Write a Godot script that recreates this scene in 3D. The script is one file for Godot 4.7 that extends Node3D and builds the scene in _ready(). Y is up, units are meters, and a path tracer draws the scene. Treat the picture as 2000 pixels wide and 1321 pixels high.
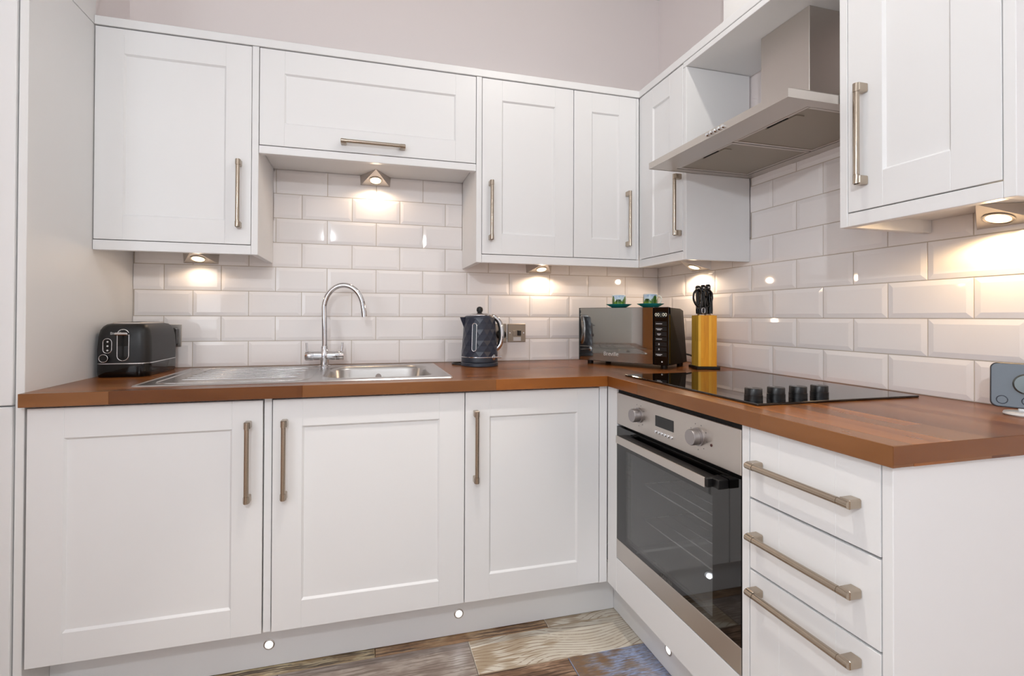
extends Node3D
# Corner kitchen. Room corner at the origin: back wall z = 0, right wall x = 0, room towards -x and +z.

const H_WORK := 0.91
const ZF := 0.6428      # front edge of the worktop on the back run
const XF := -0.6327     # front edge of the worktop on the right run
const ZD := 0.619       # door fronts, back run
const XD := -0.62       # door fronts, right run
const ZW := 0.2994      # wall unit fronts, back run
const XW := -0.2983     # wall unit fronts, right run
const CEIL := 2.75
const ROOM_X := -2.95
const ROOM_Z := 4.2

var org := Vector3.ZERO
var taken := {}
var m := {}
var sg := 1
var rng := RandomNumberGenerator.new()

func _ready() -> void:
	rng.seed = 7
	# ---------------- camera, sky, lights, exposure
	var cam := Camera3D.new()
	cam.name = "camera"
	cam.projection = Camera3D.PROJECTION_FRUSTUM
	cam.near = 0.05
	cam.far = 30.0
	var f := 941.106
	cam.size = 1321.0 / f * cam.near
	cam.frustum_offset = Vector2((1000.0 - 967.283) / f, -(660.5 - 612.147) / f) * cam.near
	cam.position = Vector3(-1.4492, 1.1146, 2.1709)
	cam.rotation = Vector3(0.0081, -0.2614, 0.0037)
	cam.current = true
	add_child(cam)
	var env := Environment.new()
	env.background_mode = Environment.BG_COLOR
	env.background_color = Color(0.75, 0.8, 0.88)
	env.background_energy_multiplier = 1.0
	env.tonemap_mode = Environment.TONE_MAPPER_LINEAR
	env.tonemap_exposure = 0.51
	env.sdfgi_enabled = true
	env.ssao_enabled = true
	env.ssil_enabled = true
	var we := WorldEnvironment.new()
	we.name = "surroundings"
	we.environment = env
	add_child(we)
	# fill light from added windows, behind the camera and in the left wall
	area_light("added_window_fill", Vector3(-1.55, 1.65, ROOM_Z - 0.12), Vector3(0, 0, -1), Vector2(2.1, 1.5), Color(0.95, 0.975, 1.0), 0.6)
	area_light("added_side_window_fill", Vector3(ROOM_X + 0.02, 1.6, 2.8), Vector3(1, 0, 0), Vector2(1.5, 1.2), Color(0.95, 0.975, 1.0), 3.4)
	materials()
	# ---------------- structure
	shell()
	tiles_back()
	tiles_right()
	floor_planks()
	# ---------------- furniture
	tall_unit()
	base_run()
	right_run()
	worktop()
	wall_units()
	cooker_hood()
	oven()
	# ---------------- objects
	sink()
	tap()
	hob()
	toaster()
	kettle()
	microwave()
	cups()
	knife_block()
	room_thermostat()
	sockets()
	under_lights()
	plinth_lights()
	unseen_lamps()

# ======================================================================= helpers
func numbered(called: String) -> String:
	if not taken.has(called):
		taken[called] = 0
		return called
	taken[called] += 1
	return "%s_%03d" % [called, taken[called]]

func thing(called: String, label: String, category: String, at := Vector3.ZERO, group := "") -> Node3D:
	var o := Node3D.new()
	o.name = numbered(called)
	add_child(o)
	o.position = at
	o.set_meta("label", label)
	o.set_meta("category", category)
	if group != "":
		o.set_meta("group", group)
	org = at
	return o

func tag(o: Node, label: String, category: String, group := "") -> void:
	o.set_meta("label", label)
	o.set_meta("category", category)
	if group != "":
		o.set_meta("group", group)

func ns() -> SurfaceTool:
	var st := SurfaceTool.new()
	st.begin(Mesh.PRIMITIVE_TRIANGLES)
	return st

func done(st: SurfaceTool) -> ArrayMesh:
	st.generate_normals()
	return st.commit()

func put(called: String, what, mt: Material, parent: Node = null) -> MeshInstance3D:
	var o := MeshInstance3D.new()
	o.mesh = done(what) if what is SurfaceTool else what
	o.material_override = mt
	if parent == null:
		o.name = numbered(called)
		add_child(o)
	else:
		o.name = called
		parent.add_child(o, true)
	return o

func struct(called: String, what, mt: Material) -> MeshInstance3D:
	var o := put(called, what, mt)
	o.set_meta("kind", "structure")
	return o

func mat(col: Color, rough := 0.5, metal := 0.0, spec := 0.5) -> StandardMaterial3D:
	var a := StandardMaterial3D.new()
	a.albedo_color = col
	a.roughness = rough
	a.metallic = metal
	a.metallic_specular = spec
	return a

func glow(col: Color, energy: float) -> StandardMaterial3D:
	var a := mat(Color(0.9, 0.9, 0.9), 0.4)
	a.emission_enabled = true
	a.emission = col
	a.emission_energy_multiplier = energy
	return a

# --- triangles, given counter-clockwise seen from outside
func tri(st: SurfaceTool, a: Vector3, b: Vector3, c: Vector3, g := -1, ua := Vector2.ZERO, ub := Vector2.ZERO, uc := Vector2.ZERO) -> void:
	st.set_smooth_group(g)
	st.set_uv(ua)
	st.add_vertex(a - org)
	st.set_uv(uc)
	st.add_vertex(c - org)
	st.set_uv(ub)
	st.add_vertex(b - org)

func quad(st: SurfaceTool, a: Vector3, b: Vector3, c: Vector3, d: Vector3, g := -1, u := [Vector2(0, 0), Vector2(1, 0), Vector2(1, 1), Vector2(0, 1)]) -> void:
	tri(st, a, b, c, g, u[0], u[1], u[2])
	tri(st, a, c, d, g, u[0], u[2], u[3])

# box from corner to corner, edges chamfered by ch; uv in metres with u along the longest side
func bx(st: SurfaceTool, lo: Vector3, hi: Vector3, ch := 0.0, xf := Transform3D.IDENTITY, uvo := Vector2.ZERO) -> void:
	var s := hi - lo
	var c := (hi + lo) * 0.5
	var h := s * 0.5
	var long := s.max_axis_index()
	for ax in 3:
		for sgn: float in [-1.0, 1.0]:
			var p := (ax + 1) % 3
			var q := (ax + 2) % 3
			var n := Vector3.ZERO
			n[ax] = sgn * h[ax]
			var e1 := Vector3.ZERO
			e1[p] = h[p] - ch
			var e2 := Vector3.ZERO
			e2[q] = (h[q] - ch) * sgn
			var pts := [n - e1 - e2, n + e1 - e2, n + e1 + e2, n - e1 + e2]
			var uvs := []
			for v: Vector3 in pts:
				var w := v + h
				if long == p or long == q:
					var o := q if long == p else p
					uvs.append(Vector2(w[long], w[o] + 0.13 * ax) + uvo)
				else:
					uvs.append(Vector2(w[p] * 0.2, w[q]) + uvo)
			quad(st, xf * (c + pts[0]), xf * (c + pts[1]), xf * (c + pts[2]), xf * (c + pts[3]), -1, uvs)
	if ch <= 0.0:
		return
	for ax in 3:   # edges along ax
		var p := (ax + 1) % 3
		var q := (ax + 2) % 3
		for sp: float in [-1.0, 1.0]:
			for sq: float in [-1.0, 1.0]:
				var a := Vector3.ZERO
				a[p] = sp * h[p]
				a[q] = sq * (h[q] - ch)
				var b := Vector3.ZERO
				b[p] = sp * (h[p] - ch)
				b[q] = sq * h[q]
				var e := Vector3.ZERO
				e[ax] = h[ax] - ch
				var u := [uvo, uvo, uvo + Vector2(0.3, 0), uvo + Vector2(0.3, 0)]
				if sp * sq > 0:
					quad(st, xf * (c + a - e), xf * (c + b - e), xf * (c + b + e), xf * (c + a + e), -1, u)
				else:
					quad(st, xf * (c + b - e), xf * (c + a - e), xf * (c + a + e), xf * (c + b + e), -1, u)
	for sx: float in [-1.0, 1.0]:
		for sy: float in [-1.0, 1.0]:
			for sz: float in [-1.0, 1.0]:
				var k := Vector3(sx, sy, sz)
				var a := c + k * Vector3(h.x, h.y - ch, h.z - ch)
				var b := c + k * Vector3(h.x - ch, h.y, h.z - ch)
				var d := c + k * Vector3(h.x - ch, h.y - ch, h.z)
				if sx * sy * sz > 0:
					tri(st, xf * a, xf * b, xf * d)
				else:
					tri(st, xf * a, xf * d, xf * b)

func cap(st: SurfaceTool, loop: Array, flip: bool) -> void:
	var c := Vector3.ZERO
	for v: Vector3 in loop:
		c += v
	c /= loop.size()
	for i in loop.size():
		var a: Vector3 = loop[i]
		var b: Vector3 = loop[(i + 1) % loop.size()]
		if flip:
			tri(st, c, b, a)
		else:
			tri(st, c, a, b)

# loops run counter-clockwise about the direction of travel; bands whose group is -1 are flat
func loft(st: SurfaceTool, loops: Array, groups = null, cap0 := true, cap1 := true, closed := true) -> void:
	sg += 1
	var acc := 0.0
	for i in loops.size() - 1:
		var A: Array = loops[i]
		var B: Array = loops[i + 1]
		var g: int = sg if groups == null else groups[i]
		var n := A.size()
		var nxt: float = acc + (A[0] as Vector3).distance_to(B[0])
		for j in (n if closed else n - 1):
			var k := (j + 1) % n
			var u0 := float(j) / n
			var u1 := float(j + 1) / n
			quad(st, A[j], A[k], B[k], B[j], g, [Vector2(u0, acc), Vector2(u1, acc), Vector2(u1, nxt), Vector2(u0, nxt)])
		acc = nxt
	if cap0:
		cap(st, loops[0], true)
	if cap1:
		cap(st, loops[-1], false)

func ring(r: float, y: float, n: int, xf: Transform3D, turn := 0.0) -> Array:
	var out := []
	for j in n:
		var a := TAU * j / n + turn
		out.append(xf * Vector3(r * cos(a), y, -r * sin(a)))
	return out

# turned shape: profile of (radius, height) from bottom to top about the local y axis
func lathe(st: SurfaceTool, prof: Array, n := 32, xf := Transform3D.IDENTITY) -> void:
	var loops := []
	var groups := []
	sg += 1
	for i in prof.size():
		loops.append(ring(maxf(prof[i].x, 0.00001), prof[i].y, n, xf))
		if i > 0:
			if i > 1:
				var d0: Vector2 = (prof[i - 1] - prof[i - 2]).normalized()
				var d1: Vector2 = (prof[i] - prof[i - 1]).normalized()
				if d0.dot(d1) < 0.8:
					sg += 1
			groups.append(sg)
	loft(st, loops, groups, prof[0].x > 0.0005, prof[-1].x > 0.0005)

func tube(st: SurfaceTool, pts: Array, r, n := 12, caps := true) -> void:
	var loops := []
	var t0: Vector3 = (pts[1] - pts[0]).normalized()
	var x := t0.cross(Vector3.UP)
	if x.length() < 0.05:
		x = t0.cross(Vector3.RIGHT)
	x = x.normalized()
	for i in pts.size():
		var t: Vector3 = (pts[mini(i + 1, pts.size() - 1)] - pts[maxi(i - 1, 0)]).normalized()
		x = (x - t * x.dot(t)).normalized()
		var y := t.cross(x)
		var rr: float = r[i] if r is Array else r
		var loop := []
		for j in n:
			var a := TAU * j / n
			loop.append(pts[i] + (x * cos(a) + y * sin(a)) * rr)
		loops.append(loop)
	loft(st, loops, null, caps, caps)

func curve(ctrl: Array, n: int) -> Array:   # Catmull-Rom through the points
	var out := []
	for i in ctrl.size() - 1:
		var p0: Vector3 = ctrl[maxi(i - 1, 0)]
		var p1: Vector3 = ctrl[i]
		var p2: Vector3 = ctrl[i + 1]
		var p3: Vector3 = ctrl[mini(i + 2, ctrl.size() - 1)]
		for k in n:
			out.append(p1.cubic_interpolate(p2, p0, p3, float(k) / n))
	out.append(ctrl[-1])
	return out

func rr(w: float, h: float, r: float, k := 5, c := Vector2.ZERO) -> Array:   # rounded rectangle, counter-clockwise
	var out := []
	for q in 4:
		var cc := Vector2((w * 0.5 - r) * [1, -1, -1, 1][q], (h * 0.5 - r) * [1, 1, -1, -1][q])
		for i in k + 1:
			var a := PI * 0.5 * (q + float(i) / k)
			out.append(c + cc + Vector2(cos(a), sin(a)) * r)
	return out

func lift(loop2: Array, z: float, xf := Transform3D.IDENTITY) -> Array:
	var out := []
	for v: Vector2 in loop2:
		out.append(xf * Vector3(v.x, v.y, z))
	return out

# flat shape with a small rounded rim, standing out along local z
func plate(st: SurfaceTool, loop2: Array, z0: float, z1: float, e: float, xf := Transform3D.IDENTITY) -> void:
	var c := Vector2.ZERO
	for v: Vector2 in loop2:
		c += v
	c /= loop2.size()
	var small := []
	for v: Vector2 in loop2:
		small.append(v - (v - c).normalized() * e)
	loft(st, [lift(loop2, z0, xf), lift(loop2, z1 - e, xf), lift(small, z1, xf)], [sg + 2, sg + 3], true, true)
	sg += 4

func text(parent: Node, called: String, words: String, size: float, depth: float, mt: Material, xf: Transform3D, font := "Droid Sans") -> MeshInstance3D:
	var t := TextMesh.new()
	var sf := SystemFont.new()
	sf.font_names = PackedStringArray([font])
	t.font = sf
	t.text = words
	t.font_size = 32
	t.pixel_size = size / 32.0
	t.depth = depth
	t.curve_step = 2.0
	var o := MeshInstance3D.new()
	o.mesh = t
	o.material_override = mt
	o.name = called
	parent.add_child(o, true)
	o.transform = Transform3D(xf.basis, xf.origin - (org if parent.get_parent() == self else Vector3.ZERO))
	return o

func area_light(called: String, at: Vector3, dir: Vector3, size: Vector2, col: Color, energy: float, parent: Node = null) -> void:
	var l := AreaLight3D.new()
	l.name = called
	l.area_size = size
	l.light_color = col
	l.light_energy = energy
	l.area_normalize_energy = true
	l.area_range = 9.0
	l.shadow_enabled = true
	(self if parent == null else parent).add_child(l, true)
	var up := Vector3.UP if absf(dir.normalized().y) < 0.95 else Vector3.RIGHT
	var p := at if parent == null else at - org
	l.transform = Transform3D(Basis.looking_at(dir, up), p)

func spot_light(called: String, at: Vector3, dir: Vector3, size: float, col: Color, energy: float, parent: Node, spread := 88.0) -> void:
	var l := SpotLight3D.new()
	l.name = called
	l.spot_angle = spread
	l.spot_angle_attenuation = 0.3
	l.spot_range = 6.0
	l.spot_attenuation = 2.0
	l.light_size = size
	l.light_color = col
	l.light_energy = energy
	l.shadow_enabled = true
	parent.add_child(l, true)
	var up := Vector3.UP if absf(dir.normalized().y) < 0.95 else Vector3.RIGHT
	l.transform = Transform3D(Basis.looking_at(dir, up), at - org)

# front of the right run: local x -> +z, local z (outwards) -> -x
func side_basis() -> Basis:
	return Basis(Vector3(0, 0, 1), Vector3(0, 1, 0), Vector3(-1, 0, 0))

# ======================================================================= materials
func noise_image(w: int, h: int, sx: float, sy: float, lo: Color, hi: Color, sd: int, gain := 1.0) -> ImageTexture:
	var n := FastNoiseLite.new()
	n.seed = sd
	n.frequency = 0.01
	n.fractal_octaves = 4
	var img := Image.create(w, h, false, Image.FORMAT_RGB8)
	for y in h:
		for x in w:
			var v := clampf(0.5 + gain * n.get_noise_2d(x * sx, y * sy), 0.0, 1.0)
			img.set_pixel(x, y, lo.lerp(hi, v))
	return ImageTexture.create_from_image(img)

func materials() -> void:
	m.white = mat(Color(0.93, 0.93, 0.932), 0.4)
	m.carcass = mat(Color(0.92, 0.918, 0.915), 0.45)
	m.paint = mat(Color(0.965, 0.93, 0.922), 0.85)
	m.ceiling = mat(Color(0.95, 0.95, 0.94), 0.9)
	m.boxing = mat(Color(0.93, 0.925, 0.92), 0.8)
	m.tile = mat(Color(0.975, 0.96, 0.955), 0.045)
	m.grout = mat(Color(0.80, 0.76, 0.71), 0.9)
	m.nickel = mat(Color(0.71, 0.66, 0.60), 0.25, 1.0)
	m.steel = mat(Color(0.80, 0.775, 0.75), 0.38, 1.0)
	m.plate = mat(Color(0.60, 0.57, 0.53), 0.42, 1.0)
	m.sink_steel = mat(Color(0.74, 0.73, 0.725), 0.27, 1.0)
	m.chrome = mat(Color(0.86, 0.86, 0.87), 0.06, 1.0)
	m.filter = mat(Color(0.66, 0.63, 0.58), 0.5, 0.55)
	m.black_plastic = mat(Color(0.045, 0.045, 0.05), 0.35)
	m.black_gloss = mat(Color(0.02, 0.02, 0.022), 0.08)
	m.black_glass = mat(Color(0.02, 0.019, 0.02), 0.03, 0.0, 0.68)
	m.mirror_film = mat(Color(0.88, 0.89, 0.88), 0.03, 1.0)
	var smoked := mat(Color(0.02, 0.02, 0.02, 0.24), 0.02)
	smoked.transparency = BaseMaterial3D.TRANSPARENCY_ALPHA
	m.smoked_glass = smoked
	m.knob_face = mat(Color(0.66, 0.64, 0.64), 0.42, 0.9)
	m.gap = mat(Color(0.03, 0.025, 0.02), 0.8)
	m.navy = mat(Color(0.16, 0.185, 0.25), 0.34)
	m.navy_flat = mat(Color(0.16, 0.185, 0.235), 0.4)
	m.toaster = mat(Color(0.075, 0.075, 0.082), 0.4)
	m.white_plastic = mat(Color(0.9, 0.9, 0.9), 0.35)
	m.porcelain = mat(Color(0.93, 0.93, 0.92), 0.12)
	m.teal = mat(Color(0.18, 0.60, 0.58), 0.2)
	m.print_white = mat(Color(0.85, 0.85, 0.85), 0.5)
	m.print_grey = mat(Color(0.45, 0.44, 0.43), 0.5)
	m.oak = mat(Color(0.62, 0.38, 0.16), 0.5)
	m.cavity = mat(Color(0.3, 0.3, 0.3), 0.4)
	var pane := mat(Color(0.42, 0.43, 0.43, 0.3), 0.02, 0.0, 0.5)
	pane.transparency = BaseMaterial3D.TRANSPARENCY_ALPHA
	m.oven_pane = pane
	var clear := mat(Color(0.9, 0.95, 0.95, 0.12), 0.02)
	clear.transparency = BaseMaterial3D.TRANSPARENCY_ALPHA
	m.clear = clear
	m.warm = glow(Color(1.0, 0.86, 0.62), 9.0)
	m.cool = glow(Color(0.95, 0.97, 1.0), 5.0)
	m.unseen_downlight_glow = glow(Color(1.0, 0.95, 0.88), 6.0)
	m.digits = glow(Color(0.95, 0.9, 0.7), 0.7)
	# walnut: one grain picture, several tones
	var grain := noise_image(512, 128, 0.4, 2.4, Color(0.86, 0.83, 0.80), Color(1.0, 1.0, 1.0), 3, 0.8)
	m.stave = []
	for c: Color in [Color(0.56, 0.335, 0.15), Color(0.63, 0.385, 0.18), Color(0.49, 0.29, 0.14), Color(0.56, 0.37, 0.215), Color(0.52, 0.315, 0.155), Color(0.65, 0.40, 0.185), Color(0.46, 0.275, 0.135)]:
		var w := mat(c, 0.27, 0.0, 0.42)
		w.albedo_texture = grain
		w.uv1_scale = Vector3(0.9, 2.4, 1.0)
		m.stave.append(w)

# ======================================================================= room shell
func shell() -> void:
	org = Vector3.ZERO
	var T := 0.15
	var st := ns()
	bx(st, Vector3(ROOM_X - T, -0.2, -T), Vector3(T, CEIL + T, 0.0))
	var wb := struct("wall_back", st, m.paint)
	st = ns()
	bx(st, Vector3(0, -0.2, 0), Vector3(T, CEIL + T, ROOM_Z + T))
	var wr := struct("wall_right", st, m.paint)
	# mortar bed behind the tiles
	st = ns()
	bx(st, Vector3(-2.3212, 0.9105, 0.0), Vector3(0, 1.43, 0.0072))
	bx(st, Vector3(-1.8232, 1.43, 0.0), Vector3(-1.0285, 1.7245, 0.0072))
	put("grout", st, m.grout, wb)
	st = ns()
	bx(st, Vector3(-0.0072, 0.9105, 0.0072), Vector3(0, 1.43, 1.68))
	bx(st, Vector3(-0.0072, 1.43, 0.6208), Vector3(0, 1.83, 1.2238))
	put("grout", st, m.grout, wr)
	st = ns()
	var lz0 := 1.95  # opening for the added side window
	var lz1 := 3.65
	bx(st, Vector3(ROOM_X - T, -0.2, 0), Vector3(ROOM_X, CEIL + T, lz0))
	bx(st, Vector3(ROOM_X - T, -0.2, lz1), Vector3(ROOM_X, CEIL + T, ROOM_Z + T))
	bx(st, Vector3(ROOM_X - T, -0.2, lz0), Vector3(ROOM_X, 0.9, lz1))
	bx(st, Vector3(ROOM_X - T, 2.3, lz0), Vector3(ROOM_X, CEIL + T, lz1))
	struct("wall_left", st, m.paint)
	st = ns()
	for e in [[lz0, 0.9, lz0 + 0.06, 2.3], [lz1 - 0.06, 0.9, lz1, 2.3], [lz0 + 0.06, 0.9, lz1 - 0.06, 0.96], [lz0 + 0.06, 2.24, lz1 - 0.06, 2.3]]:
		bx(st, Vector3(ROOM_X - 0.1, e[1], e[0]), Vector3(ROOM_X - 0.04, e[3], e[2]), 0.004)
	var win2 := struct("added_window_2", st, m.white)  # added window, there to brighten the fronts of the right run
	st = ns()
	bx(st, Vector3(ROOM_X - 0.074, 0.96, lz0 + 0.06), Vector3(ROOM_X - 0.068, 2.24, lz1 - 0.06))
	put("pane", st, m.clear, win2)
	# front wall, behind the camera, with an opening for the added window
	st = ns()
	var wx0 := -2.65
	var wx1 := -0.45
	var wy0 := 0.85
	var wy1 := 2.45
	bx(st, Vector3(ROOM_X, -0.2, ROOM_Z), Vector3(wx0, CEIL + T, ROOM_Z + T))
	bx(st, Vector3(wx1, -0.2, ROOM_Z), Vector3(0, CEIL + T, ROOM_Z + T))
	bx(st, Vector3(wx0, -0.2, ROOM_Z), Vector3(wx1, wy0, ROOM_Z + T))
	bx(st, Vector3(wx0, wy1, ROOM_Z), Vector3(wx1, CEIL + T, ROOM_Z + T))
	struct("wall_front", st, m.paint)
	st = ns()
	for e in [[wx0, wy0, wx0 + 0.06, wy1], [wx1 - 0.06, wy0, wx1, wy1], [wx0 + 0.06, wy0, wx1 - 0.06, wy0 + 0.06], [wx0 + 0.06, wy1 - 0.06, wx1 - 0.06, wy1], [-1.575, wy0 + 0.06, -1.525, wy1 - 0.06]]:
		bx(st, Vector3(e[0], e[1], ROOM_Z + 0.04), Vector3(e[2], e[3], ROOM_Z + 0.1), 0.004)
	var win := struct("added_window_1", st, m.white)  # added window out of view, there for soft fill light
	for e in [[wx0 + 0.06, -1.575], [-1.525, wx1 - 0.06]]:
		st = ns()
		bx(st, Vector3(e[0], wy0 + 0.06, ROOM_Z + 0.066), Vector3(e[1], wy1 - 0.06, ROOM_Z + 0.072))
		put("pane", st, m.clear, win)
	st = ns()
	bx(st, Vector3(ROOM_X - T, CEIL, -T), Vector3(T, CEIL + T, ROOM_Z + T))
	struct("ceiling", st, m.ceiling)
	# out-of-view oak door, placed for its orange reflection in the microwave
	st = ns()
	bx(st, Vector3(ROOM_X, 0.0, 0.78), Vector3(ROOM_X + 0.03, 2.05, 1.58), 0.003)
	var d := struct("door_1", st, m.oak)
	st = ns()
	tube(st, [Vector3(ROOM_X + 0.03, 1.0, 1.53), Vector3(ROOM_X + 0.075, 1.0, 1.53), Vector3(ROOM_X + 0.075, 1.0, 1.42)], 0.009)
	put("door_handle", st, m.nickel, d)
	# boxed-in duct above the cooker hood
	st = ns()
	bx(st, Vector3(-0.2, 2.11, 0.70), Vector3(0.0, CEIL, 1.75))
	struct("trim_1", st, m.boxing)
	# infill over the tall cabinet
	st = ns()
	bx(st, Vector3(ROOM_X, 2.08, 0.29), Vector3(-2.322, CEIL, 0.615))
	struct("trim_2", st, m.boxing)
	st = ns()
	bx(st, Vector3(ROOM_X, 2.08, 0.0), Vector3(-2.345, CEIL, 0.289))
	struct("added_trim_3", st, m.paint)  # added filler, keeps the pocket behind the infill from going dark

func tile_mesh(w: float, h: float, l: bool, r: bool, b: bool, t: bool) -> ArrayMesh:
	var B := 0.0135
	var z0 := 0.0073
	var z1 := 0.0095
	var x0 := -w / 2
	var x1 := w / 2
	var y0 := -h / 2
	var y1 := h / 2
	var ix0 := x0 + (B if l else 0.0005)
	var ix1 := x1 - (B if r else 0.0005)
	var iy0 := y0 + (B if b else 0.0005)
	var iy1 := y1 - (B if t else 0.0005)
	var o := [Vector2(x0, y0), Vector2(x1, y0), Vector2(x1, y1), Vector2(x0, y1)]
	var i := [Vector2(ix0, iy0), Vector2(ix1, iy0), Vector2(ix1, iy1), Vector2(ix0, iy1)]
	var st := ns()
	loft(st, [lift(o, 0.0), lift(o, z0), lift(i, z1)], [-1, -1], true, true)
	return done(st)

# tiles of 200 x 100 in running bond on one wall; along: interval of the wall, cut at its ends
func tile_rows(parent: Node, rows: Array, place: Callable, phase: float) -> void:
	org = Vector3.ZERO
	var cache := {}
	for row in rows:
		var k: int = row[0]
		var a: float = row[1]
		var b: float = row[2]
		var ybot: float = maxf(1.0132 + 0.102 * (k - 2) + 0.0014, 0.9125)
		var ytop: float = 1.0132 + 0.102 * (k - 1) - 0.0014
		var ph := phase + (0.0 if k % 2 == 1 else 0.101)
		var j := int(floor((a - ph) / 0.202))
		while ph + j * 0.202 < b - 0.004:
			var x0 := ph + j * 0.202 + 0.0014
			var x1 := ph + (j + 1) * 0.202 - 0.0014
			var cl := x0 < a + 0.0005
			var cr := x1 > b - 0.0005
			x0 = maxf(x0, a + 0.001)
			x1 = minf(x1, b - 0.001)
			j += 1
			if x1 - x0 < 0.006:
				continue
			var key := "%.4f %.4f %s %s" % [x1 - x0, ytop - ybot, cl, cr]
			if not cache.has(key):
				cache[key] = tile_mesh(x1 - x0, ytop - ybot, not cl, not cr, true, true)
			var o := put("tile", cache[key], m.tile, parent)
			var tilt := Basis.from_euler(Vector3(rng.randf_range(-0.0025, 0.0025), rng.randf_range(-0.0025, 0.0025), 0))
			var xf: Transform3D = place.call((x0 + x1) / 2, (ybot + ytop) / 2)
			o.transform = Transform3D(xf.basis * tilt, xf.origin)

func tiles_back() -> void:
	var rows := []
	for k in [1, 2, 3, 4, 5]:
		rows.append([k, -2.322, -0.012])
	for k in [6, 7, 8]:
		rows.append([k, -1.823, -1.0285])
	tile_rows(get_node("wall_back"), rows, func(x, y): return Transform3D(Basis.IDENTITY, Vector3(x, y, 0.001)), -2.1163)

func tiles_right() -> void:
	var rows := []
	for k in [1, 2, 3, 4, 5]:
		rows.append([k, 0.002, 1.66])
	for k in [6, 7, 8]:
		rows.append([k, 0.62, 1.224])
	tile_rows(get_node("wall_right"), rows, func(x, y): return Transform3D(side_basis(), Vector3(-0.001, y, x)), 0.524)

# ======================================================================= floor
func plank_picture(kind: int, sd: int) -> StandardMaterial3D:
	var pal: Array = [
		[Color(0.72, 0.64, 0.54), Color(0.90, 0.87, 0.81), Color(0.50, 0.38, 0.28)],   # whitewashed, brown grain
		[Color(0.60, 0.54, 0.50), Color(0.72, 0.67, 0.63), Color(0.50, 0.44, 0.40)],   # grey brown
		[Color(0.52, 0.40, 0.31), Color(0.70, 0.58, 0.48), Color(0.33, 0.25, 0.20)],   # dark brown
		[Color(0.56, 0.48, 0.41), Color(0.62, 0.68, 0.82), Color(0.54, 0.42, 0.31)],   # blue paint worn to brown
		[Color(0.66, 0.56, 0.42), Color(0.84, 0.78, 0.64), Color(0.30, 0.25, 0.21)],   # straw with black streaks
		[Color(0.62, 0.47, 0.33), Color(0.76, 0.64, 0.50), Color(0.36, 0.27, 0.21)],   # orange brown
	][kind]
	var W := 640
	var H := 104
	var img := Image.create(W, H, false, Image.FORMAT_RGB8)
	var n := FastNoiseLite.new()
	n.seed = sd
	n.frequency = 0.012
	n.fractal_octaves = 3
	var n2 := FastNoiseLite.new()
	n2.seed = sd + 50
	n2.frequency = 0.02
	n2.fractal_octaves = 2
	var n4 := FastNoiseLite.new()
	n4.seed = sd + 70
	n4.frequency = 0.012
	n4.fractal_type = FastNoiseLite.FRACTAL_NONE
	var n3 := FastNoiseLite.new()
	n3.seed = sd + 90
	n3.frequency = 0.1
	n3.fractal_octaves = 2
	for y in H:
		for x in W:
			var warp := n.get_noise_2d(x * 0.45, y * 1.2)
			var patch := clampf(0.5 + 1.5 * n.get_noise_2d(x * 0.6 + 300, y * 1.8), 0, 1)
			var c: Color = pal[0].lerp(pal[1], patch)
			var line := n2.get_noise_2d(x * 0.14, y * 9.0 + warp * 45.0)
			if kind == 0:
				# growth rings drawn out along the board, brown wear at one end
				var fan := (y - 52.0) * (0.24 + 0.00018 * x) + 9.0 * n4.get_noise_2d(x * 0.22 + 40, y * 0.4)
				var rings := absf(sin(fan))
				var wear := smoothstep(0.35, 0.75, 0.85 - float(x) / W * 1.5 + 0.5 * n4.get_noise_2d(x * 0.7, y * 1.6 + 77) + 0.5 * line)
				c = pal[1].lerp(pal[0], clampf(0.2 * patch + 0.9 * wear, 0, 1))
				c = c.lerp(pal[2], (0.85 - 0.2 * wear) * smoothstep(0.36, 0.05, rings) * clampf(0.85 + line * 1.4, 0, 1))
			elif kind == 3:
				var worn := smoothstep(0.02, 0.30, float(x) / W + 0.16 * n4.get_noise_2d(x * 1.2, y * 2.0) + 0.14 * line - 0.05)
				c = pal[2].lerp(pal[0], patch).lerp(pal[1], worn * (0.85 + 0.3 * line))
				c = c.lerp(Color(0.40, 0.39, 0.43), clampf(n3.get_noise_2d(x * 0.3, y * 3.0) * 1.4 - 0.1, 0, 0.55))
			else:
				c = c.lerp(pal[2], clampf(line * 2.2, 0, 0.9))
			if kind != 0:
				c = c.lerp(pal[2], clampf(n3.get_noise_2d(x * 0.2, y * 2.4) * 1.5 - 0.4, 0, 0.6))
			img.set_pixel(x, y, c)
	var a := mat(Color.WHITE, 0.42)
	a.albedo_texture = ImageTexture.create_from_image(img)
	return a

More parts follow.
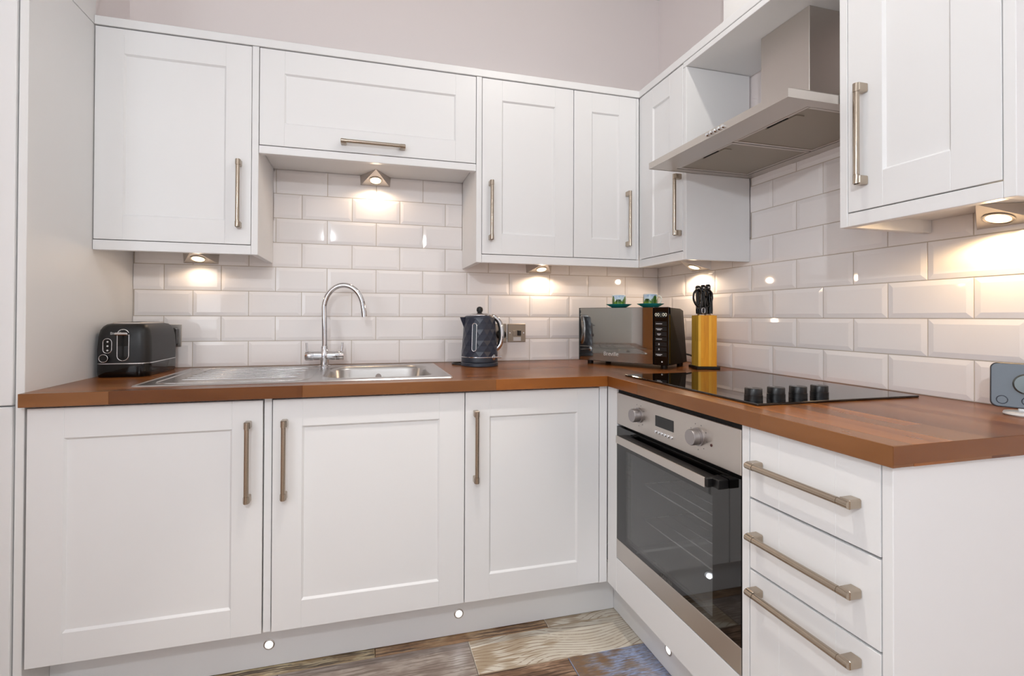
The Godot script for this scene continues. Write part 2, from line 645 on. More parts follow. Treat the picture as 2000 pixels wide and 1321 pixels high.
func floor_planks() -> void:
	org = Vector3.ZERO
	var st := ns()
	bx(st, Vector3(ROOM_X - 0.15, -0.2, -0.15), Vector3(0.15, -0.008, ROOM_Z + 0.15))
	var fl := struct("floor", st, mat(Color(0.2, 0.17, 0.14), 0.9))
	var kinds := []
	for k in 6:
		kinds.append(plank_picture(k, 11 + 7 * k))
	# [row start, joints and the kind of each plank] for the rows the photograph shows, then a mixed pattern
	var L := 0.605
	var shown := [[4, 5, 0, 0], [1, 0, 3, 3], [1, 2, 3, 3]]
	for row in 24:
		var z0 := 0.378 + row * 0.161
		if z0 > ROOM_Z - 0.02:
			break
		var z1 := minf(z0 + 0.161, ROOM_Z)
		var start: float = [-2.02, -1.71, -2.015][row] if row < 3 else -2.0 + fmod(row * 0.37, L)
		var x := start
		while x > ROOM_X:
			x -= L
		var i := 0
		while x < -0.02:
			var a := maxf(x, ROOM_X)
			var b := minf(x + L, -0.001)
			var k: int
			if row < 3:
				var idx := int(round((x - start) / L))
				k = shown[row][clampi(idx, 0, 3)]
			else:
				k = (row * 5 + i * 7 + (row * i) % 3) % 6
			x += L
			i += 1
			if b - a < 0.02:
				continue
			var s := ns()
			var w := (b - a) / 2 - 0.0007
			var h := (z1 - z0) / 2 - 0.0007
			var e := 0.0016
			var lo := lift([Vector2(-w, -h), Vector2(w, -h), Vector2(w, h), Vector2(-w, h)], -0.008, Transform3D(Basis(Vector3(1, 0, 0), Vector3(0, 0, -1), Vector3(0, 1, 0)), Vector3.ZERO))
			var B := Transform3D(Basis(Vector3(1, 0, 0), Vector3(0, 0, -1), Vector3(0, 1, 0)), Vector3.ZERO)
			var mid := lift([Vector2(-w, -h), Vector2(w, -h), Vector2(w, h), Vector2(-w, h)], -e, B)
			var top := lift([Vector2(-w + e, -h + e), Vector2(w - e, -h + e), Vector2(w - e, h - e), Vector2(-w + e, h - e)], 0.0, B)
			loft(s, [lo, mid, top], [-1, -1], false, false)
			var fr := (b - a) / L
			quad(s, top[0], top[1], top[2], top[3], -1, [Vector2(0, 1), Vector2(fr, 1), Vector2(fr, 0), Vector2(0, 0)])
			var o := put("plank", s, kinds[k], fl)
			o.position = Vector3((a + b) / 2, 0, (z0 + z1) / 2)

# ======================================================================= cabinets
func handle_mesh(length: float, reach := 0.034) -> ArrayMesh:
	# bar handle along local y from 0 to length, feet on local z = 0
	var keep := org
	org = Vector3.ZERO
	var st := ns()
	var r := 0.0068
	var zc := reach - r
	tube(st, [Vector3(0, 0.0015, zc), Vector3(0, 0.0215, zc)], r * 1.04, 16)
	tube(st, [Vector3(0, 0.0225, zc), Vector3(0, length - 0.0225, zc)], r, 16)
	tube(st, [Vector3(0, length - 0.0215, zc), Vector3(0, length - 0.0015, zc)], r * 1.04, 16)
	tube(st, [Vector3(0, 0.02, zc), Vector3(0, length - 0.02, zc)], r * 0.85, 12)
	bx(st, Vector3(-0.0085, 0.0, 0.0), Vector3(0.0085, 0.021, zc + 0.001), 0.0022)
	bx(st, Vector3(-0.0085, length - 0.021, 0.0), Vector3(0.0085, length, zc + 0.001), 0.0022)
	org = keep
	return done(st)

var handles := {}
func add_handle(parent: Node, at: Vector3, length: float, flat := false) -> void:
	var key := "%.3f" % length
	if not handles.has(key):
		handles[key] = handle_mesh(length)
	var o := put("handle", handles[key], m.nickel, parent)
	o.transform = Transform3D(Basis(Vector3(0, 0, 1), -PI / 2) if flat else Basis.IDENTITY, at)
	o.set_meta("label", "brushed nickel bar handle")

# shaker door: local x 0..w, y 0..h, z 0 (back) .. 0.02 (front)
func door(parent: Node, xf: Transform3D, w: float, h: float, fw := 0.084) -> MeshInstance3D:
	var keep := org
	org = Vector3.ZERO
	var t := 0.02
	var g := 0.0015
	var d := 0.006     # depth of the recess
	var s := 0.005     # width of its sloping edge
	var st := ns()
	bx(st, Vector3(g, g, 0), Vector3(w - g, h - g, 0.006))
	var o := [Vector2(fw, fw), Vector2(w - fw, fw), Vector2(w - fw, h - fw), Vector2(fw, h - fw)]
	var i := [Vector2(fw + s, fw + s), Vector2(w - fw - s, fw + s), Vector2(w - fw - s, h - fw - s), Vector2(fw + s, h - fw - s)]
	loft(st, [lift(o, t - 0.0006), lift(i, t - d)], [-1], false, true)
	var p := put("door", st, m.white, parent)
	p.transform = Transform3D(xf.basis, xf.origin - keep)
	for k in 2:
		st = ns()
		var x0 := g if k == 0 else w - fw
		bx(st, Vector3(x0, g, 0.006), Vector3(x0 + fw - g, h - g, t), 0.0009)
		put("stile", st, m.white, p)
	for k in 2:
		st = ns()
		var y0 := g if k == 0 else h - fw
		bx(st, Vector3(fw, y0, 0.006), Vector3(w - fw, y0 + fw - g, t), 0.0009)
		put("rail", st, m.white, p)
	org = keep
	return p

func box_part(parent: Node, called: String, lo: Vector3, hi: Vector3, mt: Material, ch := 0.0012) -> MeshInstance3D:
	var st := ns()
	bx(st, lo, hi, ch)
	return put(called, st, mt, parent)

func tall_unit() -> void:
	var t := thing("tall_cabinet", "tall white cabinet with a plain side panel and two stacked doors beside the toaster", "cabinet", Vector3(-2.63, 0, 0.3))
	box_part(t, "side_panel", Vector3(-2.342, 0.0, 0.003), Vector3(-2.3222, 2.0785, 0.615), m.carcass)
	box_part(t, "body", Vector3(ROOM_X + 0.005, 0.1, 0.003), Vector3(-2.3425, 2.0785, 0.60), m.carcass)
	box_part(t, "door", Vector3(-2.935, 0.878, 0.602), Vector3(-2.345, 2.075, 0.622), m.white, 0.002)
	box_part(t, "door", Vector3(-2.935, 0.12, 0.602), Vector3(-2.345, 0.874, 0.622), m.white, 0.002)
	box_part(t, "kick_panel", Vector3(ROOM_X + 0.005, 0.0, 0.50), Vector3(-2.3425, 0.1, 0.515), m.white)

func base_run() -> void:
	var G := "white shaker base cabinets under the sink run"
	var y0 := 0.1795
	var y1 := 0.8685
	var h := y1 - y0
	var spec := [
		[-2.316, -1.741, -1.780, "white base cabinet with a wide shaker door standing next to the tall cabinet"],
		[-1.717, -1.1353, -1.682, "white base cabinet with a wide shaker door under the sink bowl"],
		[-1.1353, -0.652, -1.10, "white base cabinet with the narrowest shaker door, in the corner beside the oven"],
	]
	for k in 3:
		var s: Array = spec[k]
		var x0: float = s[0]
		var x1: float = s[1]
		var t := thing("base_cabinet", s[3], "cabinet", Vector3((x0 + x1) / 2, 0, 0.3), G)
		var top := 0.68 if k < 2 else 0.872
		box_part(t, "body", Vector3(x0 + 0.001, 0.1815, 0.003), Vector3(x1 - 0.001, top, 0.597), m.carcass)
		if k < 2:
			box_part(t, "rail", Vector3(x0 + 0.001, top + 0.001, 0.575), Vector3(x1 - 0.001, 0.872, 0.597), m.carcass)
		var dr := door(t, Transform3D(Basis.IDENTITY, Vector3(x0, y0, ZD - 0.02)), x1 - x0, h)
		add_handle(dr, Vector3(s[2] - x0, 0.574 - y0, 0.02), 0.235)
		if k == 0:
			box_part(t, "end_panel", Vector3(-1.7395, y0, 0.02), Vector3(-1.7185, 0.872, ZD - 0.006), m.white)
		if k == 2:
			box_part(t, "corner_post", Vector3(-0.6505, y0, 0.58), Vector3(-0.621, 0.872, ZD), m.white)
	# plinth
	var p := put_plinth("plinth", Vector3(-2.322, 0.002, 0.4795), Vector3(-0.5287, 0.181, 0.4975))
	tag(p, "long white kickboard under the sink run with two small round lights", "plinth")

func put_plinth(called: String, lo: Vector3, hi: Vector3) -> MeshInstance3D:
	org = Vector3.ZERO
	var st := ns()
	var c := (lo + hi) / 2
	org = Vector3(c.x, 0, c.z)
	bx(st, lo, hi, 0.001)
	var p := put(called, st, m.white)
	p.position = org
	return p

func right_run() -> void:
	# housing round the oven
	var t := thing("oven_housing", "white cabinet housing round the built-in oven with a plain panel below it", "cabinet", Vector3(-0.31, 0, 0.95))
	box_part(t, "corner_post", Vector3(XD, 0.1795, 0.6205), Vector3(XD + 0.04, 0.872, 0.6835), m.white)
	box_part(t, "filler_panel", Vector3(XD, 0.1795, 0.6845), Vector3(XD + 0.02, 0.2955, 1.2515), m.white)
	box_part(t, "side", Vector3(XD + 0.041, 0.1815, 0.6205), Vector3(-0.003, 0.872, 0.672), m.carcass)
	box_part(t, "side", Vector3(XD, 0.1795, 1.2525), Vector3(-0.003, 0.872, 1.2735), m.white)
	box_part(t, "base", Vector3(XD + 0.021, 0.1815, 0.6725), Vector3(-0.003, 0.28, 1.252), m.carcass)
	# drawers
	t = thing("drawer_unit", "white base unit of three drawers at the open end of the worktop", "drawer unit", Vector3(-0.31, 0, 1.42))
	box_part(t, "body", Vector3(XD + 0.022, 0.1815, 1.2745), Vector3(-0.003, 0.872, 1.5605), m.carcass)
	box_part(t, "end_panel", Vector3(XD, 0.0, 1.5612), Vector3(-0.003, 0.872, 1.5792), m.white)
	var ys := [[0.7155, 0.8725, 0.794], [0.5585, 0.7125, 0.6385], [0.1795, 0.5555, 0.5195]]
	for k in 3:
		var z0 := 1.2755
		var z1 := 1.5603
		var y0: float = ys[k][0]
		var h: float = ys[k][1] - y0
		var keep := org
		org = Vector3.ZERO
		var st := ns()
		bx(st, Vector3(0.001, 0.001, 0), Vector3(z1 - z0 - 0.001, h - 0.001, 0.017))
		var d := put("drawer", st, m.white, t)
		d.transform = Transform3D(side_basis(), Vector3(XD + 0.02, y0, z0) - keep)
		var cuts := [0.001, 0.079, 0.204, z1 - z0 - 0.001]
		for c in 3:
			st = ns()
			bx(st, Vector3(cuts[c], 0.001, 0.017), Vector3(cuts[c + 1], h - 0.001, 0.02), 0.0007)
			put("front_board", st, m.white, d)
		add_handle(d, Vector3(0.018, ys[k][2] - y0, 0.02), 0.235, true)
		org = keep
	var p := put_plinth("plinth", Vector3(-0.5277, 0.002, 0.4795), Vector3(-0.5097, 0.181, 1.5600))
	tag(p, "white kickboard below the oven and drawers with one small round light", "plinth")

# ======================================================================= worktop
func worktop() -> void:
	var t := thing("worktop", "L-shaped walnut block worktop with butchers-block staves and a square front edge", "worktop", Vector3(-0.63, 0.874, 0.3))
	var y0 := 0.8742
	var n := 14
	var r := RandomNumberGenerator.new()
	r.seed = 21
	# bowl opening, snapped to whole staves
	var dz := ZF / n
	var hole := [-1.595, -1.205, dz * 2.0, dz * 11.0]
	for i in n:
		var z0 := i * dz
		var x := -2.3215
		var cut := r.randf_range(0.15, 0.5)
		while x < XF - 0.001:
			var e := minf(x + cut, XF)
			if XF - e < 0.08:
				e = XF
			var pieces := [[x, e]]
			if z0 > hole[2] - 0.01 and z0 < hole[3] - 0.01:
				pieces = []
				if x < hole[0]:
					pieces.append([x, minf(e, hole[0])])
				if e > hole[1]:
					pieces.append([maxf(x, hole[1]), e])
			var mt: Material = m.stave[r.randi() % m.stave.size()]
			for p in pieces:
				var st := ns()
				bx(st, Vector3(p[0], y0, maxf(z0, 0.002)), Vector3(p[1], H_WORK, z0 + dz), 0.0007 if i == n - 1 else 0.0, Transform3D.IDENTITY, Vector2(r.randf() * 3, r.randf() * 3))
				put("stave", st, mt, t)
			x = e
			cut = r.randf_range(0.3, 0.62)
	var dx := -XF / n
	for i in n:
		var x0 := XF + i * dx
		var z := 0.002
		var cut := r.randf_range(0.15, 0.5)
		while z < 1.5884 - 0.001:
			var e := minf(z + cut, 1.5884)
			if 1.5884 - e < 0.08:
				e = 1.5884
			var st := ns()
			bx(st, Vector3(x0, y0, z), Vector3(minf(x0 + dx, -0.002), H_WORK, e), 0.0007 if i == 0 else 0.0, Transform3D.IDENTITY, Vector2(r.randf() * 3, r.randf() * 3))
			put("stave", st, m.stave[r.randi() % m.stave.size()], t)
			z = e
			cut = r.randf_range(0.3, 0.62)
	var es := ns()
	bx(es, Vector3(XF, y0 + 0.005, 1.5885), Vector3(-0.002, H_WORK - 0.0006, 1.5893), 0.0, Transform3D.IDENTITY, Vector2(0.4, 0.7))
	put("edge_strip", es, m.stave[4], t)

# ======================================================================= wall units
func wall_units() -> void:
	var yb := 1.367
	var yt := 2.0755
	var pb := 1.333
	var G := "white shaker wall cabinets"
	var B := Basis.IDENTITY
	var S := side_basis()
	# left unit
	var t := thing("wall_cabinet", "white wall cabinet with one tall shaker door above the toaster", "cabinet", Vector3(-2.08, pb, 0.15), G)
	box_part(t, "body", Vector3(-2.3205, yb - 0.001, 0.012), Vector3(-1.8465, 2.077, ZW - 0.0205), m.carcass)
	box_part(t, "end_panel", Vector3(-1.8455, pb, 0.012), Vector3(-1.8235, 2.077, ZW), m.white)
	box_part(t, "pelmet", Vector3(-2.3205, pb, ZW - 0.023), Vector3(-1.846, yb - 0.0012, ZW), m.white)
	var d := door(t, Transform3D(B, Vector3(-2.3205, yb, ZW - 0.02)), -1.8455 + 2.3205, yt - yb)
	add_handle(d, Vector3(-1.884 + 2.3205, 1.425 - yb, 0.02), 0.238)
	# bridging unit over the sink
	t = thing("wall_cabinet", "white low wall cabinet with one lift-up shaker door above the tap", "cabinet", Vector3(-1.43, 1.697, 0.15), G)
	box_part(t, "body", Vector3(-1.8225, 1.7255, 0.012), Vector3(-1.0295, 2.077, ZW - 0.0205), m.carcass)
	box_part(t, "pelmet", Vector3(-1.8225, 1.697, ZW - 0.023), Vector3(-1.0295, 1.725, ZW), m.white)
	d = door(t, Transform3D(B, Vector3(-1.8225, 1.7265, ZW - 0.02)), -1.0295 + 1.8225, yt - 1.7265)
	add_handle(d, Vector3(-1.544 + 1.8225, 1.76 - 1.7265, 0.02), 0.235, true)
	# double unit in the corner
	t = thing("wall_cabinet", "white corner wall cabinet with two shaker doors above the kettle and microwave", "cabinet", Vector3(-0.66, pb, 0.15), G)
	box_part(t, "body", Vector3(-1.0055, yb - 0.001, 0.012), Vector3(-0.012, 2.077, ZW - 0.0205), m.carcass)
	box_part(t, "end_panel", Vector3(-1.0285, pb, 0.012), Vector3(-1.0065, 2.077, ZW), m.white)
	box_part(t, "pelmet", Vector3(-1.006, pb, ZW - 0.023), Vector3(XW - 0.0005, yb - 0.0012, ZW), m.white)
	box_part(t, "corner_post", Vector3(-0.3105, yb, ZW - 0.03), Vector3(XW, yt, ZW - 0.002), m.white)
	d = door(t, Transform3D(B, Vector3(-1.006, yb, ZW - 0.02)), 1.006 - 0.6087, yt - yb)
	add_handle(d, Vector3(-0.97 + 1.006, 1.4225 - yb, 0.02), 0.238)
	d = door(t, Transform3D(B, Vector3(-0.6087, yb, ZW - 0.02)), 0.6087 - 0.3114, yt - yb)
	add_handle(d, Vector3(-0.3575 + 0.6087, 1.4225 - yb, 0.02), 0.238)
	# narrow unit on the right wall
	t = thing("wall_cabinet", "narrow white wall cabinet with one shaker door above the knife block", "cabinet", Vector3(-0.15, pb, 0.46), G)
	box_part(t, "body", Vector3(XW + 0.0205, yb - 0.001, ZW + 0.001), Vector3(-0.012, 2.077, 0.6005), m.carcass)
	box_part(t, "end_panel", Vector3(XW, pb, 0.6015), Vector3(-0.012, 2.0565, 0.6205), m.white)
	box_part(t, "pelmet", Vector3(XW, pb, ZW + 0.0005), Vector3(XW + 0.023, yb - 0.0012, 0.601), m.white)
	box_part(t, "corner_post", Vector3(XW + 0.002, yb, ZW - 0.001), Vector3(XW + 0.03, yt, 0.3158), m.white)
	d = door(t, Transform3D(S, Vector3(XW + 0.02, yb, 0.3166)), 0.6010 - 0.3166, yt - yb)
	add_handle(d, Vector3(0.5875 - 0.3166, 1.426 - yb, 0.02), 0.235)
	# unit on the other side of the hood
	t = thing("wall_cabinet", "white wall cabinet with one shaker door above the thermostat", "cabinet", Vector3(-0.15, 1.341, 1.4), G)
	var ub := 1.3747
	box_part(t, "body", Vector3(XW + 0.0205, ub - 0.001, 1.2455), Vector3(-0.012, 2.077, 1.5455), m.carcass)
	box_part(t, "end_panel", Vector3(XW, 1.341, 1.2241), Vector3(-0.012, 2.077, 1.2441), m.white)
	box_part(t, "end_panel", Vector3(XW, 1.341, 1.5466), Vector3(-0.012, 2.077, 1.5662), m.white)
	box_part(t, "pelmet", Vector3(XW, 1.341, 1.2446), Vector3(XW + 0.023, ub - 0.0012, 1.5461), m.white)
	d = door(t, Transform3D(S, Vector3(XW + 0.02, ub, 1.2444)), 1.5464 - 1.2444, yt - ub)
	add_handle(d, Vector3(1.288 - 1.2444, 1.434 - ub, 0.02), 0.242)
	# cornice and the board bridging over the hood
	org = Vector3(-1.3, 2.078, 0.3)
	var st := ns()
	bx(st, Vector3(-2.3215, 2.0785, ZW - 0.03), Vector3(XW - 0.0005, 2.108, ZW + 0.002), 0.0015)
	var c := put("cornice", st, m.white)
	c.position = org
	tag(c, "long white cornice strip along the top of the cabinets over the sink", "cornice", "cornice strips")
	org = Vector3(XW, 2.078, 0.9)
	st = ns()
	bx(st, Vector3(XW - 0.002, 2.0785, ZW - 0.03), Vector3(XW + 0.03, 2.108, 1.5662), 0.0015)
	c = put("cornice", st, m.white)
	c.position = org
	tag(c, "shorter white cornice strip along the top of the cabinets over the cooker hood", "cornice", "cornice strips")
	org = Vector3(-0.15, 2.058, 0.92)
	st = ns()
	bx(st, Vector3(XW, 2.058, 0.6015), Vector3(-0.003, 2.0775, 1.2235), 0.0012)
	c = put("bridging_board", st, m.white)
	c.position = org
	tag(c, "flat white board bridging the two wall cabinets above the hood chimney", "board")

func cooker_hood() -> void:
	var t := thing("cooker_hood", "stainless steel chimney cooker hood hung above the hob", "cooker hood", Vector3(0, 1.656, 0.926))
	var x0 := -0.457
	var z0 := 0.6225
	var z1 := 1.2225
	var xb := -0.0105
	var yb := 1.656
	var yl := 1.678
	var yp := 1.800
	var st := ns()
	# canopy: lip and sloping top, open below
	var a := [Vector3(x0, yl, z1), Vector3(xb, yl, z1), Vector3(xb, yl, z0), Vector3(x0, yl, z0)]
	var lo := []
	for v: Vector3 in a:
		lo.append(Vector3(v.x, yb, v.z))
	var hi := [Vector3(-0.168, yp, 1.022), Vector3(xb, yp, 1.022), Vector3(xb, yp, 0.838), Vector3(-0.168, yp, 0.838)]
	loft(st, [lo, a, hi], [-1, -1], false, true)
	put("canopy", st, m.steel, t)
	# underside: frame round the filters
	st = ns()
	var fx0 := -0.362
	var fx1 := -0.052
	var fz0 := 0.652
	var fz1 := 1.190
	for e in [[x0 + 0.001, z0 + 0.001, fx0, z1 - 0.001], [fx1, z0 + 0.001, xb, z1 - 0.001], [fx0, z0 + 0.001, fx1, fz0], [fx0, fz1, fx1, z1 - 0.001]]:
		bx(st, Vector3(e[0], yb + 0.001, e[1]), Vector3(e[2], yb + 0.006, e[3]))
	put("underside_frame", st, m.steel, t)
	for k in 2:
		st = ns()
		var za := fz0 + 0.003 if k == 0 else 0.9275
		var zb := 0.9225 if k == 0 else fz1 - 0.003
		# filter with a raised border and a sunken mesh field
		for e in [[fx0 + 0.003, za, fx0 + 0.012, zb], [fx1 - 0.012, za, fx1 - 0.003, zb], [fx0 + 0.012, za, fx1 - 0.012, za + 0.009], [fx0 + 0.012, zb - 0.009, fx1 - 0.012, zb]]:
			bx(st, Vector3(e[0], yb + 0.0015, e[1]), Vector3(e[2], yb + 0.01, e[3]), 0.001)
		var fl := put("grease_filter", st, m.steel, t)
		st = ns()
		bx(st, Vector3(fx0 + 0.012, yb + 0.004, za + 0.009), Vector3(fx1 - 0.012, yb + 0.009, zb - 0.009))
		put("mesh", st, m.filter, fl)
		st = ns()
		var zc := (za + zb) / 2 + 0.02
		bx(st, Vector3(fx0 + 0.016, yb + 0.0025, zc - 0.035), Vector3(fx0 + 0.034, yb + 0.006, zc + 0.035), 0.001)
		put("latch", st, m.gap, fl)
		st = ns()
		bx(st, Vector3(fx0 + 0.022, yb + 0.0015, zc - 0.045), Vector3(fx0 + 0.05, yb + 0.004, zc + 0.06), 0.001)
		put("latch_plate", st, m.filter, fl)
	st = ns()
	bx(st, Vector3(-0.168, yp - 0.02, 0.838), Vector3(xb, 2.0575, 1.022), 0.001)
	put("chimney", st, m.steel, t)
	for k in 5:
		st = ns()
		var z := 0.938 + k * 0.0165
		lathe(st, [Vector2(0.0055, 0), Vector2(0.0055, 0.006), Vector2(0.004, 0.008), Vector2(0, 0.008)], 14, Transform3D(Basis(Vector3(0, 0, 1), PI / 2), Vector3(x0, 1.667, z)))
		put("button", st, m.chrome, t)

func oven() -> void:
	var t := thing("oven", "built-in stainless steel electric oven with black glass door below the hob", "oven", Vector3(-0.31, 0.29, 0.968))
	var z0 := 0.6856
	var z1 := 1.2499
	var y0 := 0.2989
	var y1 := 0.863
	var yc := 0.7531
	# body with a cavity behind the door glass
	var st := ns()
	for e in [[z0 + 0.01, z0 + 0.06, 0.30, 0.86], [z1 - 0.06, z1 - 0.01, 0.30, 0.86], [z0 + 0.06, z1 - 0.06, 0.30, 0.355], [z0 + 0.06, z1 - 0.06, 0.69, 0.86]]:
		bx(st, Vector3(XD + 0.022, e[2], e[0]), Vector3(-0.12, e[3], e[1]))
	bx(st, Vector3(-0.12, 0.30, z0 + 0.01), Vector3(-0.10, 0.86, z1 - 0.01))
	put("body", st, m.cavity, t)
	for k in 2:
		st = ns()
		var y := 0.57 - 0.115 * k
		for i in 9:
			var x := XD + 0.05 + i * 0.05
			tube(st, [Vector3(x, y, z0 + 0.065), Vector3(x, y, z1 - 0.065)], 0.0022, 6)
		for z: float in [z0 + 0.075, z1 - 0.075]:
			tube(st, [Vector3(XD + 0.05, y - 0.003, z), Vector3(XD + 0.45, y - 0.003, z)], 0.003, 6)
		put("rack", st, m.chrome, t)
	# control panel
	var cp := box_part(t, "control_panel", Vector3(XD, yc, z0), Vector3(XD + 0.02, y1 - 0.004, z1), m.steel, 0.0012)
	box_part(t, "vent_gap", Vector3(XD + 0.006, y1 - 0.0035, z0 + 0.001), Vector3(XD + 0.02, 0.8735, z1 - 0.001), m.gap, 0.0)
	var face := Basis(Vector3(0, 0, 1), PI / 2)   # local y -> -x
	for k in 2:
		st = ns()
		var z: float = [0.8225, 1.103][k]
		lathe(st, [Vector2(0.023, 0), Vector2(0.0235, 0.004), Vector2(0.0205, 0.0045), Vector2(0.0205, 0.008), Vector2(0.0195, 0.0082), Vector2(0.0195, 0.010), Vector2(0.0205, 0.0102), Vector2(0.0205, 0.024), Vector2(0.0195, 0.026), Vector2(0.0, 0.026)], 36, Transform3D(face, Vector3(XD, 0.808, z)))
		put("knob", st, m.knob_face, t)
		# dial print: small marks round the knob
		st = ns()
		for i in 9:
			var a := PI * 2 * i / 9.0 + 0.35
			var p := Vector3(XD - 0.0003, 0.808 + 0.033 * cos(a), z + 0.033 * sin(a))
			bx(st, p - Vector3(0.0002, 0.0013, 0.0013), p + Vector3(0.0002, 0.0013, 0.0013))
		put("dial_marks", st, m.print_grey, cp)
	box_part(t, "display", Vector3(XD - 0.0008, 0.7945, 0.912), Vector3(XD + 0.004, 0.8265, 1.0), m.black_gloss, 0.0004)
	for k in 6:
		st = ns()
		lathe(st, [Vector2(0.0052, 0), Vector2(0.0052, 0.003), Vector2(0.0042, 0.004), Vector2(0, 0.004)], 14, Transform3D(face, Vector3(XD, 0.779, 0.9165 + k * 0.0152)))
		put("button", st, m.chrome, t)
	st = ns()
	lathe(st, [Vector2(0.0035, 0), Vector2(0.0035, 0.0012), Vector2(0, 0.0015)], 12, Transform3D(face, Vector3(XD, 0.798, 1.152)))
	put("indicator_lamp", st, mat(Color(0.25, 0.03, 0.02), 0.2), t)
	# door: black glass frame round a tinted window
	st = ns()
	var wz0 := 0.745
	var wz1 := 1.156
	var wy0 := 0.377
	var wy1 := 0.675
	for e in [[z0, wz0, 0.3622, yc - 0.008], [wz1, z1, 0.3622, yc - 0.008], [wz0, wz1, 0.3622, wy0], [wz0, wz1, wy1, yc - 0.008]]:
		bx(st, Vector3(XD, e[2], e[0]), Vector3(XD + 0.02, e[3], e[1]))
	var dr := put("door", st, m.black_glass, t)
	st = ns()
	bx(st, Vector3(XD, wy0, wz0), Vector3(XD + 0.004, wy1, wz1))
	put("window_pane", st, m.oven_pane, dr)
	st = ns()
	bx(st, Vector3(XD - 0.001, y0, z0), Vector3(XD + 0.02, 0.3615, z1), 0.001)
	put("trim_strip", st, m.steel, dr)
	# handle: deep black grip with a steel face
	st = ns()
	bx(st, Vector3(XD - 0.046, 0.7105, 0.767), Vector3(XD - 0.012, 0.7345, 1.193), 0.003)
	bx(st, Vector3(XD - 0.03, 0.7105, 0.767), Vector3(XD, 0.7335, 0.797), 0.002)
	bx(st, Vector3(XD - 0.03, 0.7105, 1.175), Vector3(XD, 0.7335, 1.212), 0.002)
	var hd := put("handle", st, m.black_plastic, dr)
	st = ns()
	bx(st, Vector3(XD - 0.049, 0.7105, 0.765), Vector3(XD - 0.0455, 0.7345, 1.187), 0.0008)
	put("handle_face", st, m.steel, hd)
	var keep := org
	var tx := text(t, "lettering", "LAMONA", 0.013, 0.0004, m.print_grey, Transform3D(side_basis(), Vector3(XD - 0.0004, 0.368, 0.968)))
	tx.set_meta("label", "small grey maker's lettering")
	org = keep

# ======================================================================= sink and tap
func sink() -> void:
	var t := thing("sink", "stainless steel inset sink with drainer on the left and one bowl", "sink", Vector3(-1.633, H_WORK, 0.32))
	var up := Transform3D(Basis(Vector3(1, 0, 0), Vector3(0, 0, -1), Vector3(0, 1, 0)), Vector3.ZERO)   # local xy -> x,-z
	var c := Vector2(-1.633, -0.3205)
	var y := H_WORK
	var bc := Vector2(-1.400, -0.315)
	var st := ns()
	var o0 := rr(0.937, 0.501, 0.012, 6, c)
	var o1 := rr(0.931, 0.495, 0.010, 6, c)
	var o2 := rr(0.922, 0.486, 0.010, 6, c)
	var h0 := rr(0.385, 0.385, 0.085, 6, bc)
	var h1 := rr(0.372, 0.372, 0.08, 6, bc)
	var h2 := rr(0.362, 0.362, 0.078, 6, bc)
	var h3 := rr(0.325, 0.325, 0.07, 6, bc)
	var h4 := rr(0.27, 0.27, 0.045, 6, bc)
	sg += 4
	loft(st, [lift(o0, y + 0.0002, up), lift(o1, y + 0.004, up), lift(o2, y + 0.0022, up), lift(h0, y + 0.0022, up), lift(h1, y - 0.002, up), lift(h2, y - 0.012, up), lift(h3, y - 0.145, up), lift(h4, y - 0.158, up)], [-1, -1, -1, sg - 1, sg - 1, sg - 1, sg - 1], false, true)
	put("basin", st, m.sink_steel, t)
	# drainer: pressed border and ridges
	for k in 7:
		st = ns()
		var z := 0.155 + k * 0.047
		var a := Vector3(-2.02, y + 0.0012, z)
		var b := Vector3(-1.665 - (0.02 if k % 2 else 0.0), y + 0.0012, z)
		tube(st, [a, a.lerp(b, 0.03) + Vector3(0, 0.0012, 0), b.lerp(a, 0.03) + Vector3(0, 0.0012, 0), b], [0.0015, 0.0035, 0.0035, 0.0015], 8)
		put("drainer_ridge", st, m.sink_steel, t)
	st = ns()
	var border := []
	for v: Vector2 in rr(0.44, 0.42, 0.04, 5, Vector2(-1.845, -0.315)):
		border.append(Vector3(v.x, y + 0.0016, -v.y))
	border.append(border[0])
	tube(st, border, 0.003, 8, false)
	put("drainer_border", st, m.sink_steel, t)
	st = ns()
	lathe(st, [Vector2(0.0, y - 0.1575), Vector2(0.028, y - 0.1575), Vector2(0.036, y - 0.156), Vector2(0.042, y - 0.1578)], 28, Transform3D(Basis.IDENTITY, Vector3(bc.x, 0, -bc.y)))
	put("waste", st, m.chrome, t)
	st = ns()
	lathe(st, [Vector2(0.012, 0), Vector2(0.012, 0.001), Vector2(0, 0.001)], 20, Transform3D(Basis(Vector3(1, 0, 0), PI / 2), Vector3(bc.x, y - 0.04, 0.1425)))
	put("overflow", st, m.chrome, t)

